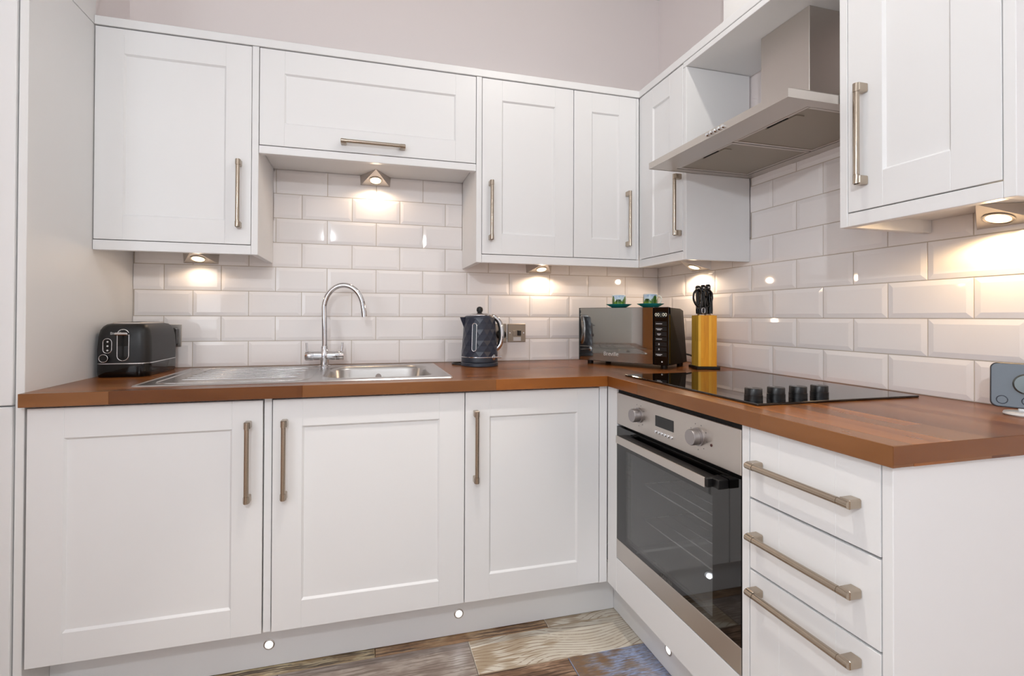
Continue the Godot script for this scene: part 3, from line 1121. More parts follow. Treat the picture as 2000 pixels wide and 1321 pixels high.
func tap() -> void:
	var p := Vector3(-1.612, H_WORK + 0.0022, 0.10)
	var t := thing("mixer_tap", "chrome swan-neck mixer tap with two lever handles behind the sink", "tap", p)
	var st := ns()
	lathe(st, [Vector2(0.024, 0), Vector2(0.024, 0.003), Vector2(0.017, 0.006), Vector2(0.016, 0.024), Vector2(0.02, 0.032), Vector2(0.021, 0.045), Vector2(0.02, 0.055), Vector2(0.014, 0.064), Vector2(0.0135, 0.078), Vector2(0.012, 0.084), Vector2(0, 0.084)], 28, Transform3D(Basis.IDENTITY, p))
	put("body", st, m.chrome, t)
	st = ns()
	var c := p + Vector3(0, 0.044, 0)
	tube(st, [c - Vector3(0.042, 0, 0), c + Vector3(0.042, 0, 0)], 0.0185, 24)
	put("crossbar", st, m.chrome, t)
	for s: float in [-1.0, 1.0]:
		st = ns()
		tube(st, [c + Vector3(s * 0.043, 0, 0), c + Vector3(s * 0.072, 0, 0), c + Vector3(s * 0.0745, 0, 0)], [0.0192, 0.0192, 0.017], 24)
		var hd := put("handle", st, m.chrome, t)
		st = ns()
		tube(st, [c + Vector3(s * 0.066, 0.012, 0), c + Vector3(s * 0.068, 0.034, 0.0), c + Vector3(s * 0.069, 0.052, 0.0)], [0.005, 0.0042, 0.004], 10)
		put("lever", st, m.chrome, hd)
	st = ns()
	var path := [p + Vector3(0, 0.07, 0), p + Vector3(-0.001, 0.16, 0), p + Vector3(-0.003, 0.232, 0.0)]
	# swan neck turned a little towards the front
	var dir := Vector3(0.97, 0, 0.24).normalized()
	var q := p + Vector3(-0.003, 0.232, 0)
	for i in range(1, 15):
		var a := PI - (PI - 0.14) * i / 14.0
		path.append(q + dir * (0.079 + 0.079 * cos(a)) + Vector3(0, 0.098 * sin(a), 0))
	path.append(path[-1] + Vector3(0.006, -0.04, 0.001))
	tube(st, curve(path, 3), 0.0108, 18)
	var sp := put("spout", st, m.chrome, t)
	st = ns()
	var e: Vector3 = path[-1]
	tube(st, [e + Vector3(-0.003, 0.02, -0.0005), e + Vector3(0.0004, -0.004, 0)], 0.0122, 18)
	put("nozzle", st, m.chrome, sp)

# ======================================================================= hob
func hob() -> void:
	var y := H_WORK
	var t := thing("hob", "black glass ceramic hob with four knobs set in the worktop", "hob", Vector3(-0.318, y, 0.953))
	var st := ns()
	bx(st, Vector3(-0.572, y + 0.0003, 0.655), Vector3(-0.064, y + 0.006, 1.2475), 0.0012)
	put("glass", st, m.black_glass, t)
	for k in 4:
		st = ns()
		var c := Vector3(-0.538 + k * 0.0675, y + 0.006, 1.199)
		lathe(st, [Vector2(0.0205, 0), Vector2(0.0205, 0.012), Vector2(0.0195, 0.0125), Vector2(0.0195, 0.027), Vector2(0.0185, 0.0285), Vector2(0, 0.0285)], 32, Transform3D(Basis.IDENTITY, c))
		var kn := put("knob", st, m.black_plastic, t)
		st = ns()
		bx(st, c + Vector3(-0.0008, 0.0283, -0.018), c + Vector3(0.0008, 0.0288, -0.004))
		put("pointer", st, m.print_white, kn)

# ======================================================================= appliances
func rbox_loops(w: float, d: float, r: float, levels: Array, c: Vector3) -> Array:
	# levels: [height, inset]; plan is a rounded rectangle w (x) by d (z)
	var up := Transform3D(Basis(Vector3(1, 0, 0), Vector3(0, 0, -1), Vector3(0, 1, 0)), c)
	var loops := []
	for l in levels:
		var i: float = l[1]
		loops.append(lift(rr(w - 2 * i, d - 2 * i, maxf(r - i * 0.6, 0.004), 6), l[0], up))
	return loops

func stadium_ring(w: float, h: float, k := 8) -> Array:
	return rr(w, h, minf(w, h) * 0.4999, k)

func outline(parent: Node, called: String, loop2: Array, xf: Transform3D, r: float, mt: Material) -> void:
	var pts := lift(loop2, 0.0, xf)
	pts.append(pts[0])
	var st := ns()
	tube(st, pts, r, 8, false)
	put(called, st, mt, parent)

func toaster() -> void:
	var c := Vector3(-2.236, H_WORK, 0.168)
	var t := thing("toaster", "black two-slice toaster with chrome trim standing against the tall cabinet", "toaster", c)
	var w := 0.158
	var d := 0.272
	var st := ns()
	loft(st, rbox_loops(w, d, 0.035, [[0.0, 0.004], [0.006, 0.001], [0.02, 0.0], [0.044, 0.0]], c))
	put("base", st, m.black_gloss, t)
	st = ns()
	loft(st, rbox_loops(w + 0.001, d + 0.001, 0.035, [[0.0442, 0.0], [0.047, 0.0]], c))
	put("trim_band", st, m.chrome, t)
	st = ns()
	loft(st, rbox_loops(w, d, 0.035, [[0.0471, 0.0005], [0.09, 0.0], [0.135, 0.0025], [0.157, 0.007], [0.169, 0.014], [0.1755, 0.022], [0.178, 0.032]], c))
	put("body", st, m.toaster, t)
	st = ns()
	loft(st, rbox_loops(0.088, 0.198, 0.012, [[0.177, 0.0], [0.1815, 0.001], [0.183, 0.003]], c))
	var top := put("top_plate", st, m.steel, t)
	for s: float in [-1.0, 1.0]:
		box_part(top, "slot", c + Vector3(s * 0.02 - 0.012, 0.182, -0.085), c + Vector3(s * 0.02 + 0.012, 0.1833, 0.085), m.gap, 0.0)
	# front: the short side facing +z, leaning in a little
	var fz := d / 2 + 0.0006
	var F := Transform3D(Basis(Vector3(1, 0, 0), -0.015), c + Vector3(0, 0.0, fz))
	var lever := F * Transform3D(Basis.IDENTITY, Vector3(0.006, 0.107, 0.0002))
	st = ns()
	plate(st, stadium_ring(0.031, 0.102), -0.004, 0.0, 0.001, lever)
	var slot := put("lever_slot", st, m.black_gloss, t)
	st = ns()
	bx(st, Vector3(-0.003, -0.046, -0.001), Vector3(0.003, 0.042, 0.0012), 0.0005, lever)
	put("channel", st, m.gap, slot)
	outline(slot, "chrome_rim", stadium_ring(0.033, 0.104), lever, 0.0016, m.chrome)
	st = ns()
	bx(st, Vector3(-0.019, 0.033, 0.0), Vector3(0.019, 0.042, 0.02), 0.003, lever)
	put("lever", st, m.chrome, t)
	var pad := F * Transform3D(Basis.IDENTITY, Vector3(-0.0385, 0.1045, 0.0002))
	st = ns()
	plate(st, stadium_ring(0.023, 0.047), -0.004, 0.0005, 0.001, pad)
	var bp := put("button_pad", st, m.black_gloss, t)
	outline(bp, "chrome_rim", stadium_ring(0.0245, 0.0485), pad, 0.0014, m.chrome)
	for k in 3:
		st = ns()
		lathe(st, [Vector2(0.0028, 0), Vector2(0.0028, 0.0016), Vector2(0, 0.002)], 12, pad * Transform3D(Basis(Vector3(1, 0, 0), PI / 2), Vector3(0.001, -0.0145 + 0.0142 * k, 0)))
		put("button", st, m.print_white, bp)
	var dial := F * Transform3D(Basis(Vector3(1, 0, 0), PI / 2), Vector3(-0.045, 0.064, 0.0))
	st = ns()
	lathe(st, [Vector2(0.0125, -0.003), Vector2(0.0125, 0.008), Vector2(0.0115, 0.01), Vector2(0, 0.01)], 24, dial)
	var dl := put("browning_dial", st, m.black_gloss, t)
	st = ns()
	tube(st, ring(0.0125, 0.0095, 24, dial) + [ring(0.0125, 0.0095, 24, dial)[0]], 0.0012, 8, false)
	put("chrome_rim", st, m.chrome, dl)
	text(t, "lettering", "Breville", 0.011, 0.0006, m.print_white, F * Transform3D(Basis.IDENTITY, Vector3(-0.012, 0.146, 0.0016)))
	# cable plug is a thing of its own, in the socket

func kettle() -> void:
	var c := Vector3(-0.986, H_WORK, 0.185)
	var t := thing("kettle", "dark navy faceted kettle with chrome handle and water window beside the socket", "kettle", c)
	var st := ns()
	var X := Transform3D(Basis.IDENTITY, c)
	lathe(st, [Vector2(0.076, 0.0), Vector2(0.079, 0.003), Vector2(0.078, 0.014), Vector2(0.075, 0.017), Vector2(0.0, 0.017)], 40, X)
	put("power_base", st, m.navy_flat, t)
	st = ns()
	lathe(st, [Vector2(0.072, 0.0175), Vector2(0.0765, 0.019), Vector2(0.0765, 0.036), Vector2(0.076, 0.0375), Vector2(0, 0.0375)], 40, X)
	put("foot_band", st, m.navy_flat, t)
	st = ns()
	lathe(st, [Vector2(0.0772, 0.0376), Vector2(0.0775, 0.0385), Vector2(0.0772, 0.0405), Vector2(0, 0.0405)], 40, X)
	put("chrome_band", st, m.chrome, t)
	# faceted body of staggered rings
	st = ns()
	var loops := []
	var n := 14
	var hs := [0.041, 0.062, 0.085, 0.108, 0.131, 0.154, 0.177, 0.198]
	for i in hs.size():
		var k := float(i) / (hs.size() - 1)
		loops.append(ring(0.0775 - 0.0115 * k, hs[i], n, X, PI / n * (i % 2)))
	for i in loops.size() - 1:
		for j in n:
			var a: Vector3 = loops[i][j]
			var b: Vector3 = loops[i][(j + 1) % n]
			if i % 2 == 0:
				var p: Vector3 = loops[i + 1][j]
				var q: Vector3 = loops[i + 1][(j + n - 1) % n]
				tri(st, a, b, p)
				tri(st, a, p, q)
			else:
				var p: Vector3 = loops[i + 1][(j + 1) % n]
				var q: Vector3 = loops[i + 1][j]
				tri(st, a, b, p)
				tri(st, a, p, q)
	put("body", st, m.navy, t)
	st = ns()
	lathe(st, [Vector2(0.0655, 0.197), Vector2(0.0655, 0.203), Vector2(0.062, 0.208), Vector2(0.056, 0.2105), Vector2(0, 0.2105)], 40, X)
	put("collar", st, m.navy, t)
	st = ns()
	lathe(st, [Vector2(0.056, 0.2105), Vector2(0.055, 0.2135), Vector2(0.045, 0.2185), Vector2(0.025, 0.222), Vector2(0.01, 0.223), Vector2(0, 0.223)], 36, X)
	var lid := put("lid", st, m.chrome, t)
	st = ns()
	lathe(st, [Vector2(0.007, 0.220), Vector2(0.0095, 0.224), Vector2(0.0132, 0.230), Vector2(0.0138, 0.237), Vector2(0.0115, 0.2445), Vector2(0.005, 0.2485), Vector2(0, 0.249)], 20, X)
	put("lid_knob", st, m.black_plastic, lid)
	# spout beak towards -x
	st = ns()
	var sp := []
	for k in 4:
		var y: float = [0.158, 0.178, 0.194, 0.204][k]
		var out: float = [0.067, 0.074, 0.081, 0.084][k]
		var hw: float = [0.006, 0.013, 0.019, 0.022][k]
		sp.append([c + Vector3(-0.054, y, -hw), c + Vector3(-0.054, y, hw), c + Vector3(-out, y, 0.003), c + Vector3(-out, y, -0.003)])
	loft(st, sp)
	put("spout", st, m.navy, t)
	# water window at the front left
	var wa := deg_to_rad(-20.0)
	var wn := Vector3(-0.50, 0.0, 0.866)
	var wx := Vector3(wn.z, 0, -wn.x)
	var lean := Basis(wx, wn.cross(wx).normalized(), wn) * Basis(Vector3(1, 0, 0), -0.075)
	var W := Transform3D(lean, c + wn * 0.0735 + Vector3(0, 0.122, 0))
	st = ns()
	plate(st, stadium_ring(0.0165, 0.112), -0.014, 0.0015, 0.001, W)
	var win := put("water_window", st, mat(Color(0.22, 0.25, 0.29), 0.12), t)
	outline(win, "chrome_rim", stadium_ring(0.018, 0.114), W * Transform3D(Basis.IDENTITY, Vector3(0, 0, 0.001)), 0.0016, m.chrome)
	# handle towards +x, curving down
	st = ns()
	var hp := curve([c + Vector3(0.036, 0.208, 0.012), c + Vector3(0.062, 0.203, 0.018), c + Vector3(0.083, 0.180, 0.022), c + Vector3(0.090, 0.135, 0.024), c + Vector3(0.086, 0.095, 0.022), c + Vector3(0.073, 0.074, 0.018), c + Vector3(0.060, 0.068, 0.012)], 6)
	tube(st, hp, 0.0105, 14)
	put("handle", st, m.chrome, t)
	st = ns()
	var hq := []
	for v: Vector3 in hp.slice(6, 26):
		hq.append(v + Vector3(-0.006, 0, 0.002))
	tube(st, hq, 0.007, 12)
	put("handle_grip", st, m.black_plastic, t)
	# switch
	var sn := Vector3(0.60, 0, 0.80)
	var sc := c + sn * 0.0755 + Vector3(0, 0.0385, 0)
	st = ns()
	lathe(st, [Vector2(0.0115, -0.006), Vector2(0.0115, 0.002), Vector2(0.009, 0.0035), Vector2(0, 0.0035)], 20, Transform3D(Basis(Vector3(sn.z, 0, -sn.x), sn, Vector3(0, -1, 0)), sc))
	var sw := put("switch", st, m.chrome, t)
	st = ns()
	tube(st, [sc + sn * 0.002, sc + sn * 0.008 + Vector3(0.012, 0, -0.006), sc + sn * 0.012 + Vector3(0.026, 0, -0.012)], [0.004, 0.0035, 0.0045], 10)
	put("switch_lever", st, m.chrome, sw)
	# mains cable
	st = ns()
	tube(st, curve([c + Vector3(-0.07, 0.004, -0.02), c + Vector3(-0.098, 0.005, -0.03), c + Vector3(-0.095, 0.005, -0.09), c + Vector3(0.0, 0.005, -0.12), c + Vector3(0.08, 0.02, -0.125), c + Vector3(0.128, 0.09, -0.14), c + Vector3(0.142, 0.105, -0.145)], 5), 0.0035, 8)
	put("cable", st, m.black_plastic, t)

func microwave() -> void:
	var u := Vector3(0.5419, 0, 0.8404)       # along the front, to its right
	var nrm := Vector3(-0.8404, 0, 0.5419)    # outwards from the front
	var fl := Vector3(-0.531, H_WORK, 0.188)  # front left, on the worktop
	var W := 0.408
	var D := 0.24
	var ctr := fl + u * W / 2 - nrm * D / 2
	var t := thing("microwave", "black microwave oven with mirrored door set across the corner", "microwave", ctr)
	var X := Transform3D(Basis(u, Vector3.UP, nrm), fl)   # local: x along front, y up, z out
	var st := ns()
	var b := 0.017
	var h := 0.247
	# case, narrowing a little to the back
	var front := [Vector3(0.004, b, -0.018), Vector3(W - 0.004, b, -0.018), Vector3(W - 0.004, h - 0.002, -0.018), Vector3(0.004, h - 0.002, -0.018)]
	var back := [Vector3(0.012, b, -D), Vector3(W - 0.02, b, -D), Vector3(W - 0.036, h - 0.012, -D), Vector3(0.012, h - 0.012, -D)]
	var mid := [Vector3(0.005, b, -D * 0.75), Vector3(W - 0.012, b, -D * 0.75), Vector3(W - 0.026, h - 0.004, -D * 0.75), Vector3(0.005, h - 0.004, -D * 0.75)]
	var loops := []
	for l in [back, mid, front]:
		var o := []
		for v: Vector3 in l:
			o.append(X * v)
		loops.append(o)
	loft(st, loops, [-1, -1])
	put("case", st, mat(Color(0.03, 0.028, 0.028), 0.45, 0.0, 0.3), t)
	for k in 4:
		st = ns()
		lathe(st, [Vector2(0.012, 0.0), Vector2(0.013, 0.003), Vector2(0.013, b), Vector2(0, b)], 16, X * Transform3D(Basis.IDENTITY, Vector3([0.035, W - 0.035, 0.035, W - 0.035][k], 0, [-0.04, -0.04, -D + 0.04, -D + 0.04][k])))
		put("foot", st, m.black_plastic, t)
	st = ns()
	var split := 0.345
	bx(st, Vector3(0, b, -0.0175), Vector3(split - 0.001, h, -0.0035), 0.001, X)
	var dr := put("door", st, m.mirror_film, t)
	dr.set_meta("label", "mirror-backed smoked glass door")
	st = ns()
	quad(st, X * Vector3(0, b, 0), X * Vector3(split - 0.001, b, 0), X * Vector3(split - 0.001, h, 0), X * Vector3(0, h, 0))
	put("smoked_glass", st, m.smoked_glass, dr)
	st = ns()
	for e in [[0.0, b, 0.0012, h], [split - 0.0022, b, split - 0.001, h], [0.0012, b, split - 0.0022, b + 0.0012], [0.0012, h - 0.0012, split - 0.0022, h]]:
		bx(st, Vector3(e[0], e[1], -0.0034), Vector3(e[2], e[3], 0.0003), 0.0, X)
	put("door_edge", st, m.black_plastic, dr)
	st = ns()
	bx(st, Vector3(0.004, 0.078, 0.0), Vector3(split - 0.03, 0.0795, 0.0012), 0.0003, X)
	put("trim_line", st, m.print_grey, dr)
	st = ns()
	bx(st, Vector3(split + 0.001, b, -0.0175), Vector3(W, h, 0), 0.002, X)
	var cp := put("control_panel", st, m.black_gloss, t)
	st = ns()
	bx(st, Vector3(split + 0.012, 0.205, 0.0), Vector3(W - 0.012, 0.228, 0.0006), 0.0002, X)
	var ds := put("display", st, m.gap, cp)
	var tx := text(cp, "digits", "00:00", 0.0165, 0.0004, m.digits, X * Transform3D(Basis.IDENTITY, Vector3(split + 0.0315, 0.2165, 0.001)), "Droid Sans Mono")
	tx.position -= ctr
	for k in 7:
		st = ns()
		var y := 0.181 - k * 0.0202
		bx(st, Vector3(split + 0.008, y - 0.0085, 0.0), Vector3(W - 0.008, y + 0.0085, 0.0012), 0.0005, X)
		var bt := put("button", st, m.black_plastic, cp)
		st = ns()
		var hw: float = [0.013, 0.013, 0.008, 0.012, 0.003, 0.003, 0.013][k]
		bx(st, Vector3(split + 0.024 - hw, y - 0.0013, 0.0012), Vector3(split + 0.024 + hw, y + 0.0013, 0.0015), 0.0, X)
		if k in [1, 2, 6]:
			bx(st, Vector3(split + 0.024 - hw * 0.6, y - 0.005, 0.0012), Vector3(split + 0.024 + hw * 0.6, y - 0.003, 0.0015), 0.0, X)
		if k in [4, 5]:
			bx(st, Vector3(split + 0.0228, y - 0.004, 0.0012), Vector3(split + 0.0252, y + 0.004, 0.0015), 0.0, X)
		put("print", st, m.print_white, cp)
	st = ns()
	lathe(st, [Vector2(0.003, 0), Vector2(0.003, 0.0008), Vector2(0, 0.0008)], 12, X * Transform3D(Basis(Vector3(1, 0, 0), PI / 2), Vector3(split + 0.036, 0.031, 0)))
	put("door_release_mark", st, m.print_white, cp)
	var lt := text(t, "lettering", "Breville", 0.021, 0.0006, m.print_white, X * Transform3D(Basis.IDENTITY, Vector3(0.158, 0.05, 0.0006)))
	lt.set_meta("label", "white maker's lettering")
	st = ns()
	tube(st, curve([X * Vector3(W - 0.03, 0.05, -D - 0.002), X * Vector3(W + 0.0, 0.04, -D - 0.012), X * Vector3(W + 0.012, 0.02, -D + 0.02), X * Vector3(W + 0.018, 0.006, -D + 0.05), X * Vector3(W + 0.026, 0.006, -D + 0.02), X * Vector3(W + 0.012, 0.006, -D - 0.03)], 5), 0.0038, 8)
	put("cable", st, m.black_plastic, t)

func cup_picture() -> ImageTexture:
	# painted band round the cup: sky, trees and meadow
	var W := 192
	var H := 64
	var img := Image.create(W, H, false, Image.FORMAT_RGB8)
	var n := FastNoiseLite.new()
	n.seed = 5
	n.frequency = 0.08
	for y in H:
		for x in W:
			var v := float(y) / H      # 0 top
			var q := n.get_noise_2d(x, y)
			var q2 := n.get_noise_2d(x * 2.5 + 99, y * 2.5)
			var c := Color(0.66, 0.77, 0.90).lerp(Color(0.88, 0.93, 0.93), clampf(v * 2.0 + q, 0, 1))
			var xx := float(x % 96)
			if v > 0.62 + 0.1 * q:
				c = Color(0.60, 0.72, 0.25).lerp(Color(0.25, 0.45, 0.08), clampf(0.5 + 1.4 * q2, 0, 1))
			var d1 := Vector2(xx - 22, (v - 0.62) * 80.0).length() + 7.0 * q2
			if d1 < 17:
				c = Color(0.10, 0.24, 0.06).lerp(Color(0.42, 0.58, 0.14), clampf((v - 0.5) * 3.0, 0, 1))
			var tree := absf(xx - 62.0 + 8.0 * q) / (4.0 + 22.0 * v)
			if tree < 1.0 and v > 0.1:
				c = Color(0.10, 0.30, 0.10).lerp(Color(0.30, 0.48, 0.12), clampf(0.5 + 1.6 * q2, 0, 1))
			var tree2 := absf(xx - 86.0 + 6.0 * q2) / (3.0 + 14.0 * v)
			if tree2 < 1.0 and v > 0.05:
				c = Color(0.08, 0.26, 0.10).lerp(Color(0.34, 0.50, 0.10), clampf(0.4 + 1.4 * q, 0, 1))
			img.set_pixel(x, y, c)
	return ImageTexture.create_from_image(img)

func cups() -> void:
	var top := H_WORK + 0.247
	var pic := mat(Color.WHITE, 0.15)
	pic.albedo_texture = cup_picture()
	var spots := [[Vector3(-0.356, top, 0.228), 0], [Vector3(-0.273, top, 0.348), 0]]
	for k in 2:
		var c: Vector3 = spots[k][0]
		var st := ns()
		org = c
		lathe(st, [Vector2(0, 0.0), Vector2(0.026, 0.0), Vector2(0.028, 0.001), Vector2(0.034, 0.004), Vector2(0.056, 0.0165), Vector2(0.0565, 0.0175), Vector2(0.055, 0.0178), Vector2(0.033, 0.0065), Vector2(0.024, 0.0045), Vector2(0, 0.0045)], 40, Transform3D(Basis.IDENTITY, c))
		var s := put("saucer", st, m.teal)
		s.position = c
		tag(s, ["teal saucer on the microwave, nearer the kettle", "teal saucer on the microwave, nearer the knife block"][k], "saucer", "saucers on the microwave")
		var t := thing("espresso_cup", ["small white cup with a green landscape picture on the saucer nearer the kettle", "small white cup with a green landscape picture on the saucer nearer the knife block"][k], "cup", c + Vector3(0, 0.0045, 0), "cups on the microwave")
		var b := c + Vector3(0, 0.0045, 0)
		var X := Transform3D(Basis.IDENTITY, b)
		st = ns()
		lathe(st, [Vector2(0, 0.0), Vector2(0.022, 0.0), Vector2(0.0275, 0.004), Vector2(0.029, 0.012), Vector2(0.0295, 0.054), Vector2(0.0285, 0.0555), Vector2(0.027, 0.054), Vector2(0.0265, 0.012), Vector2(0.0, 0.006)], 40, X)
		var body := put("body", st, m.porcelain, t)
		# picture band on the side away from the handle
		st = ns()
		var cam_dir := Vector3(-1.4492, 0, 2.1709) - Vector3(b.x, 0, b.z)
		var lo := []
		var hi := []
		var hdir := (Vector3(0.92, 0, 0.38) if k == 0 else Vector3(0.99, 0, 0.12)).normalized()
		if k == 0:
			hdir = Vector3(0.93, 0, -0.36)
		var ha := atan2(-hdir.z, hdir.x)
		var cnt := 33
		for j in cnt:
			var a := ha + 0.42 + (TAU - 0.84) * j / (cnt - 1)
			var dv := Vector3(cos(a), 0, -sin(a))
			lo.append(b + dv * 0.0292 + Vector3(0, 0.008, 0))
			hi.append(b + dv * 0.0298 + Vector3(0, 0.052, 0))
		sg += 1
		for j in cnt - 1:
			var u0 := float(j) / (cnt - 1)
			var u1 := float(j + 1) / (cnt - 1)
			quad(st, lo[j], lo[j + 1], hi[j + 1], hi[j], sg, [Vector2(u0, 1), Vector2(u1, 1), Vector2(u1, 0), Vector2(u0, 0)])
		var band := put("picture", st, pic, body)
		band.set_meta("label", "painted picture of green trees under a pale sky")
		st = ns()
		tube(st, curve([b + hdir * 0.028 + Vector3(0, 0.044, 0), b + hdir * 0.042 + Vector3(0, 0.046, 0), b + hdir * 0.05 + Vector3(0, 0.034, 0), b + hdir * 0.042 + Vector3(0, 0.017, 0), b + hdir * 0.028 + Vector3(0, 0.011, 0)], 6), 0.0032, 10)
		put("handle", st, m.porcelain, t)

func knife_block() -> void:
	var c := Vector3(-0.131, H_WORK, 0.508)
	var turn := Basis(Vector3.UP, -0.30)
	var t := thing("knife_block", "tall bamboo knife block on a black foot beside the microwave", "knife block", c)
	var X := Transform3D(turn, c)
	var st := ns()
	bx(st, Vector3(-0.046, 0, -0.046), Vector3(0.046, 0.012, 0.046), 0.002, X)
	put("foot", st, m.black_plastic, t)
	var tones := []
	for col: Color in [Color(1.0, 0.76, 0.25), Color(0.98, 0.70, 0.19), Color(1.0, 0.80, 0.32), Color(0.95, 0.66, 0.17)]:
		var w := mat(col, 0.4)
		w.albedo_texture = noise_image(128, 64, 1.0, 6.0, Color(0.93, 0.90, 0.86), Color.WHITE, int(col.g * 100))
		w.uv1_scale = Vector3(4, 10, 1)
		tones.append(w)
	var r := RandomNumberGenerator.new()
	r.seed = 4
	var n := 7
	for i in n:
		st = ns()
		var x0 := -0.036 + 0.072 * i / n
		bx(st, Vector3(x0, 0.0122, -0.036), Vector3(x0 + 0.072 / n, 0.2145 + 0.001 * (i % 2), 0.036), 0.0004, X, Vector2(r.randf(), r.randf()))
		put("strip", st, tones[r.randi() % 4], t)
	# knives
	var G := "black-handled knives in the bamboo block"
	var k := 0
	for s in [[-0.016, -0.018, 0.120], [0.004, -0.018, 0.123], [0.024, -0.018, 0.125], [0.004, 0.003, 0.078], [0.024, 0.003, 0.088]]:
		var base := X * Vector3(s[0], 0.2165, s[1])
		var kt := thing("kitchen_knife", ["black-handled knife in the back row of the block, beside the scissors ring", "black-handled knife in the middle of the back row of the block", "black-handled knife in the back row of the block, nearest the tiled wall", "short black-handled knife in the front row of the block, next to the scissors", "short black-handled knife in the front row of the block, nearest the tiled wall"][k], "knife", base, G)
		var K := Transform3D(turn * Basis(Vector3(1, 0, 0), -0.04), base)
		st = ns()
		var L: float = s[2]
		var up := Transform3D(Basis(Vector3(1, 0, 0), Vector3(0, 0, -1), Vector3(0, 1, 0)), Vector3.ZERO)
		var loops := []
		for lv in [[0.004, 0.015, 0.017], [0.02, 0.0165, 0.018], [L * 0.5, 0.016, 0.017], [L * 0.8, 0.017, 0.018], [L * 0.95, 0.018, 0.019], [L, 0.013, 0.014]]:
			loops.append(lift(rr(lv[1], lv[2], 0.0045, 3), lv[0], K * up))
		loft(st, loops)
		put("handle", st, m.black_gloss, kt)
		st = ns()
		bx(st, Vector3(-0.0012, -0.001, -0.009), Vector3(0.0012, 0.006, 0.009), 0.0003, K)
		put("blade", st, m.steel, kt)
		if k < 3:
			st = ns()
			lathe(st, [Vector2(0.004, 0), Vector2(0.0035, 0.0012), Vector2(0, 0.0015)], 10, K * Transform3D(Basis(Vector3(1, 0, 0), PI / 2), Vector3(0, L * 0.9, 0.0093)))
			put("rivet", st, m.chrome, kt)
		k += 1
	# scissors
	var sb := X * Vector3(-0.014, 0.2165, 0.024)
	var sc := thing("kitchen_scissors", "black-handled kitchen scissors in front of the knives in the block", "scissors", sb)
	var K := Transform3D(turn, sb)
	for s: float in [-1.0, 1.0]:
		st = ns()
		var pts := curve([K * Vector3(s * 0.010, 0.03, 0), K * Vector3(s * 0.026, 0.04, 0), K * Vector3(s * 0.036, 0.062, 0), K * Vector3(s * 0.035, 0.086, 0), K * Vector3(s * 0.024, 0.1, 0), K * Vector3(s * 0.01, 0.098, 0), K * Vector3(s * 0.004, 0.08, 0), K * Vector3(s * 0.006, 0.05, 0), K * Vector3(s * 0.010, 0.03, 0)], 5)
		tube(st, pts, 0.0042, 8)
		put("finger_ring", st, m.black_gloss, sc)
	st = ns()
	bx(st, Vector3(-0.017, 0.002, -0.004), Vector3(0.017, 0.034, 0.005), 0.003, K)
	put("pivot_block", st, m.black_gloss, sc)
	outline(sc, "pivot_mark", stadium_ring(0.012, 0.022), K * Transform3D(Basis.IDENTITY, Vector3(0.0, 0.017, 0.0052)), 0.0014, m.chrome)
	st = ns()
	bx(st, Vector3(-0.006, -0.001, -0.0015), Vector3(0.006, 0.004, 0.0015), 0.0, K)
	put("blade", st, m.steel, sc)

func room_thermostat() -> void:
	var c := Vector3(-0.098, H_WORK, 1.477)
	var t := thing("thermostat", "grey wireless heating thermostat on a round white stand at the end of the worktop", "thermostat", c)
	var st := ns()
	lathe(st, [Vector2(0.034, 0), Vector2(0.0375, 0.003), Vector2(0.036, 0.007), Vector2(0.02, 0.009), Vector2(0, 0.009)], 36, Transform3D(Basis.IDENTITY, c))
	put("stand", st, m.white_plastic, t)
	var dir := Vector3(-0.90, 0, 0.44).normalized()
	var F := Transform3D(Basis(Vector3(dir.z, 0, -dir.x), Vector3.UP, dir) * Basis(Vector3(1, 0, 0), -0.09), c + Vector3(0, 0.062, 0))
	st = ns()
	bx(st, Vector3(-0.014, -0.056, -0.012), Vector3(0.014, -0.03, -0.002), 0.002, F)
	put("neck", st, m.white_plastic, t)
	st = ns()
	plate(st, rr(0.112, 0.096, 0.012, 6), -0.014, 0.0, 0.0015, F)
	put("case", st, mat(Color(0.13, 0.11, 0.13), 0.3), t)
	st = ns()
	plate(st, rr(0.108, 0.092, 0.0105, 6), -0.001, 0.0012, 0.0008, F)
	var sc := put("screen", st, mat(Color(0.34, 0.375, 0.42), 0.12), t)
	st = ns()
	lathe(st, [Vector2(0.0225, 0.0), Vector2(0.022, 0.008), Vector2(0.019, 0.0105), Vector2(0, 0.0108)], 36, F * Transform3D(Basis(Vector3(1, 0, 0), PI / 2), Vector3(0.0, 0.004, 0.001)))
	put("dial", st, mat(Color(0.36, 0.38, 0.38), 0.2, 0.5), t)
	for k in 3:
		st = ns()
		var X := F * Transform3D(Basis(Vector3(1, 0, 0), PI / 2), Vector3(-0.0375 + 0.0375 * k, -0.032, 0.0012))
		tube(st, ring(0.0085, 0.0, 20, X) + [ring(0.0085, 0.0, 20, X)[0]], 0.0009, 6, false)
		put("button", st, mat(Color(0.2, 0.23, 0.28), 0.3), sc)

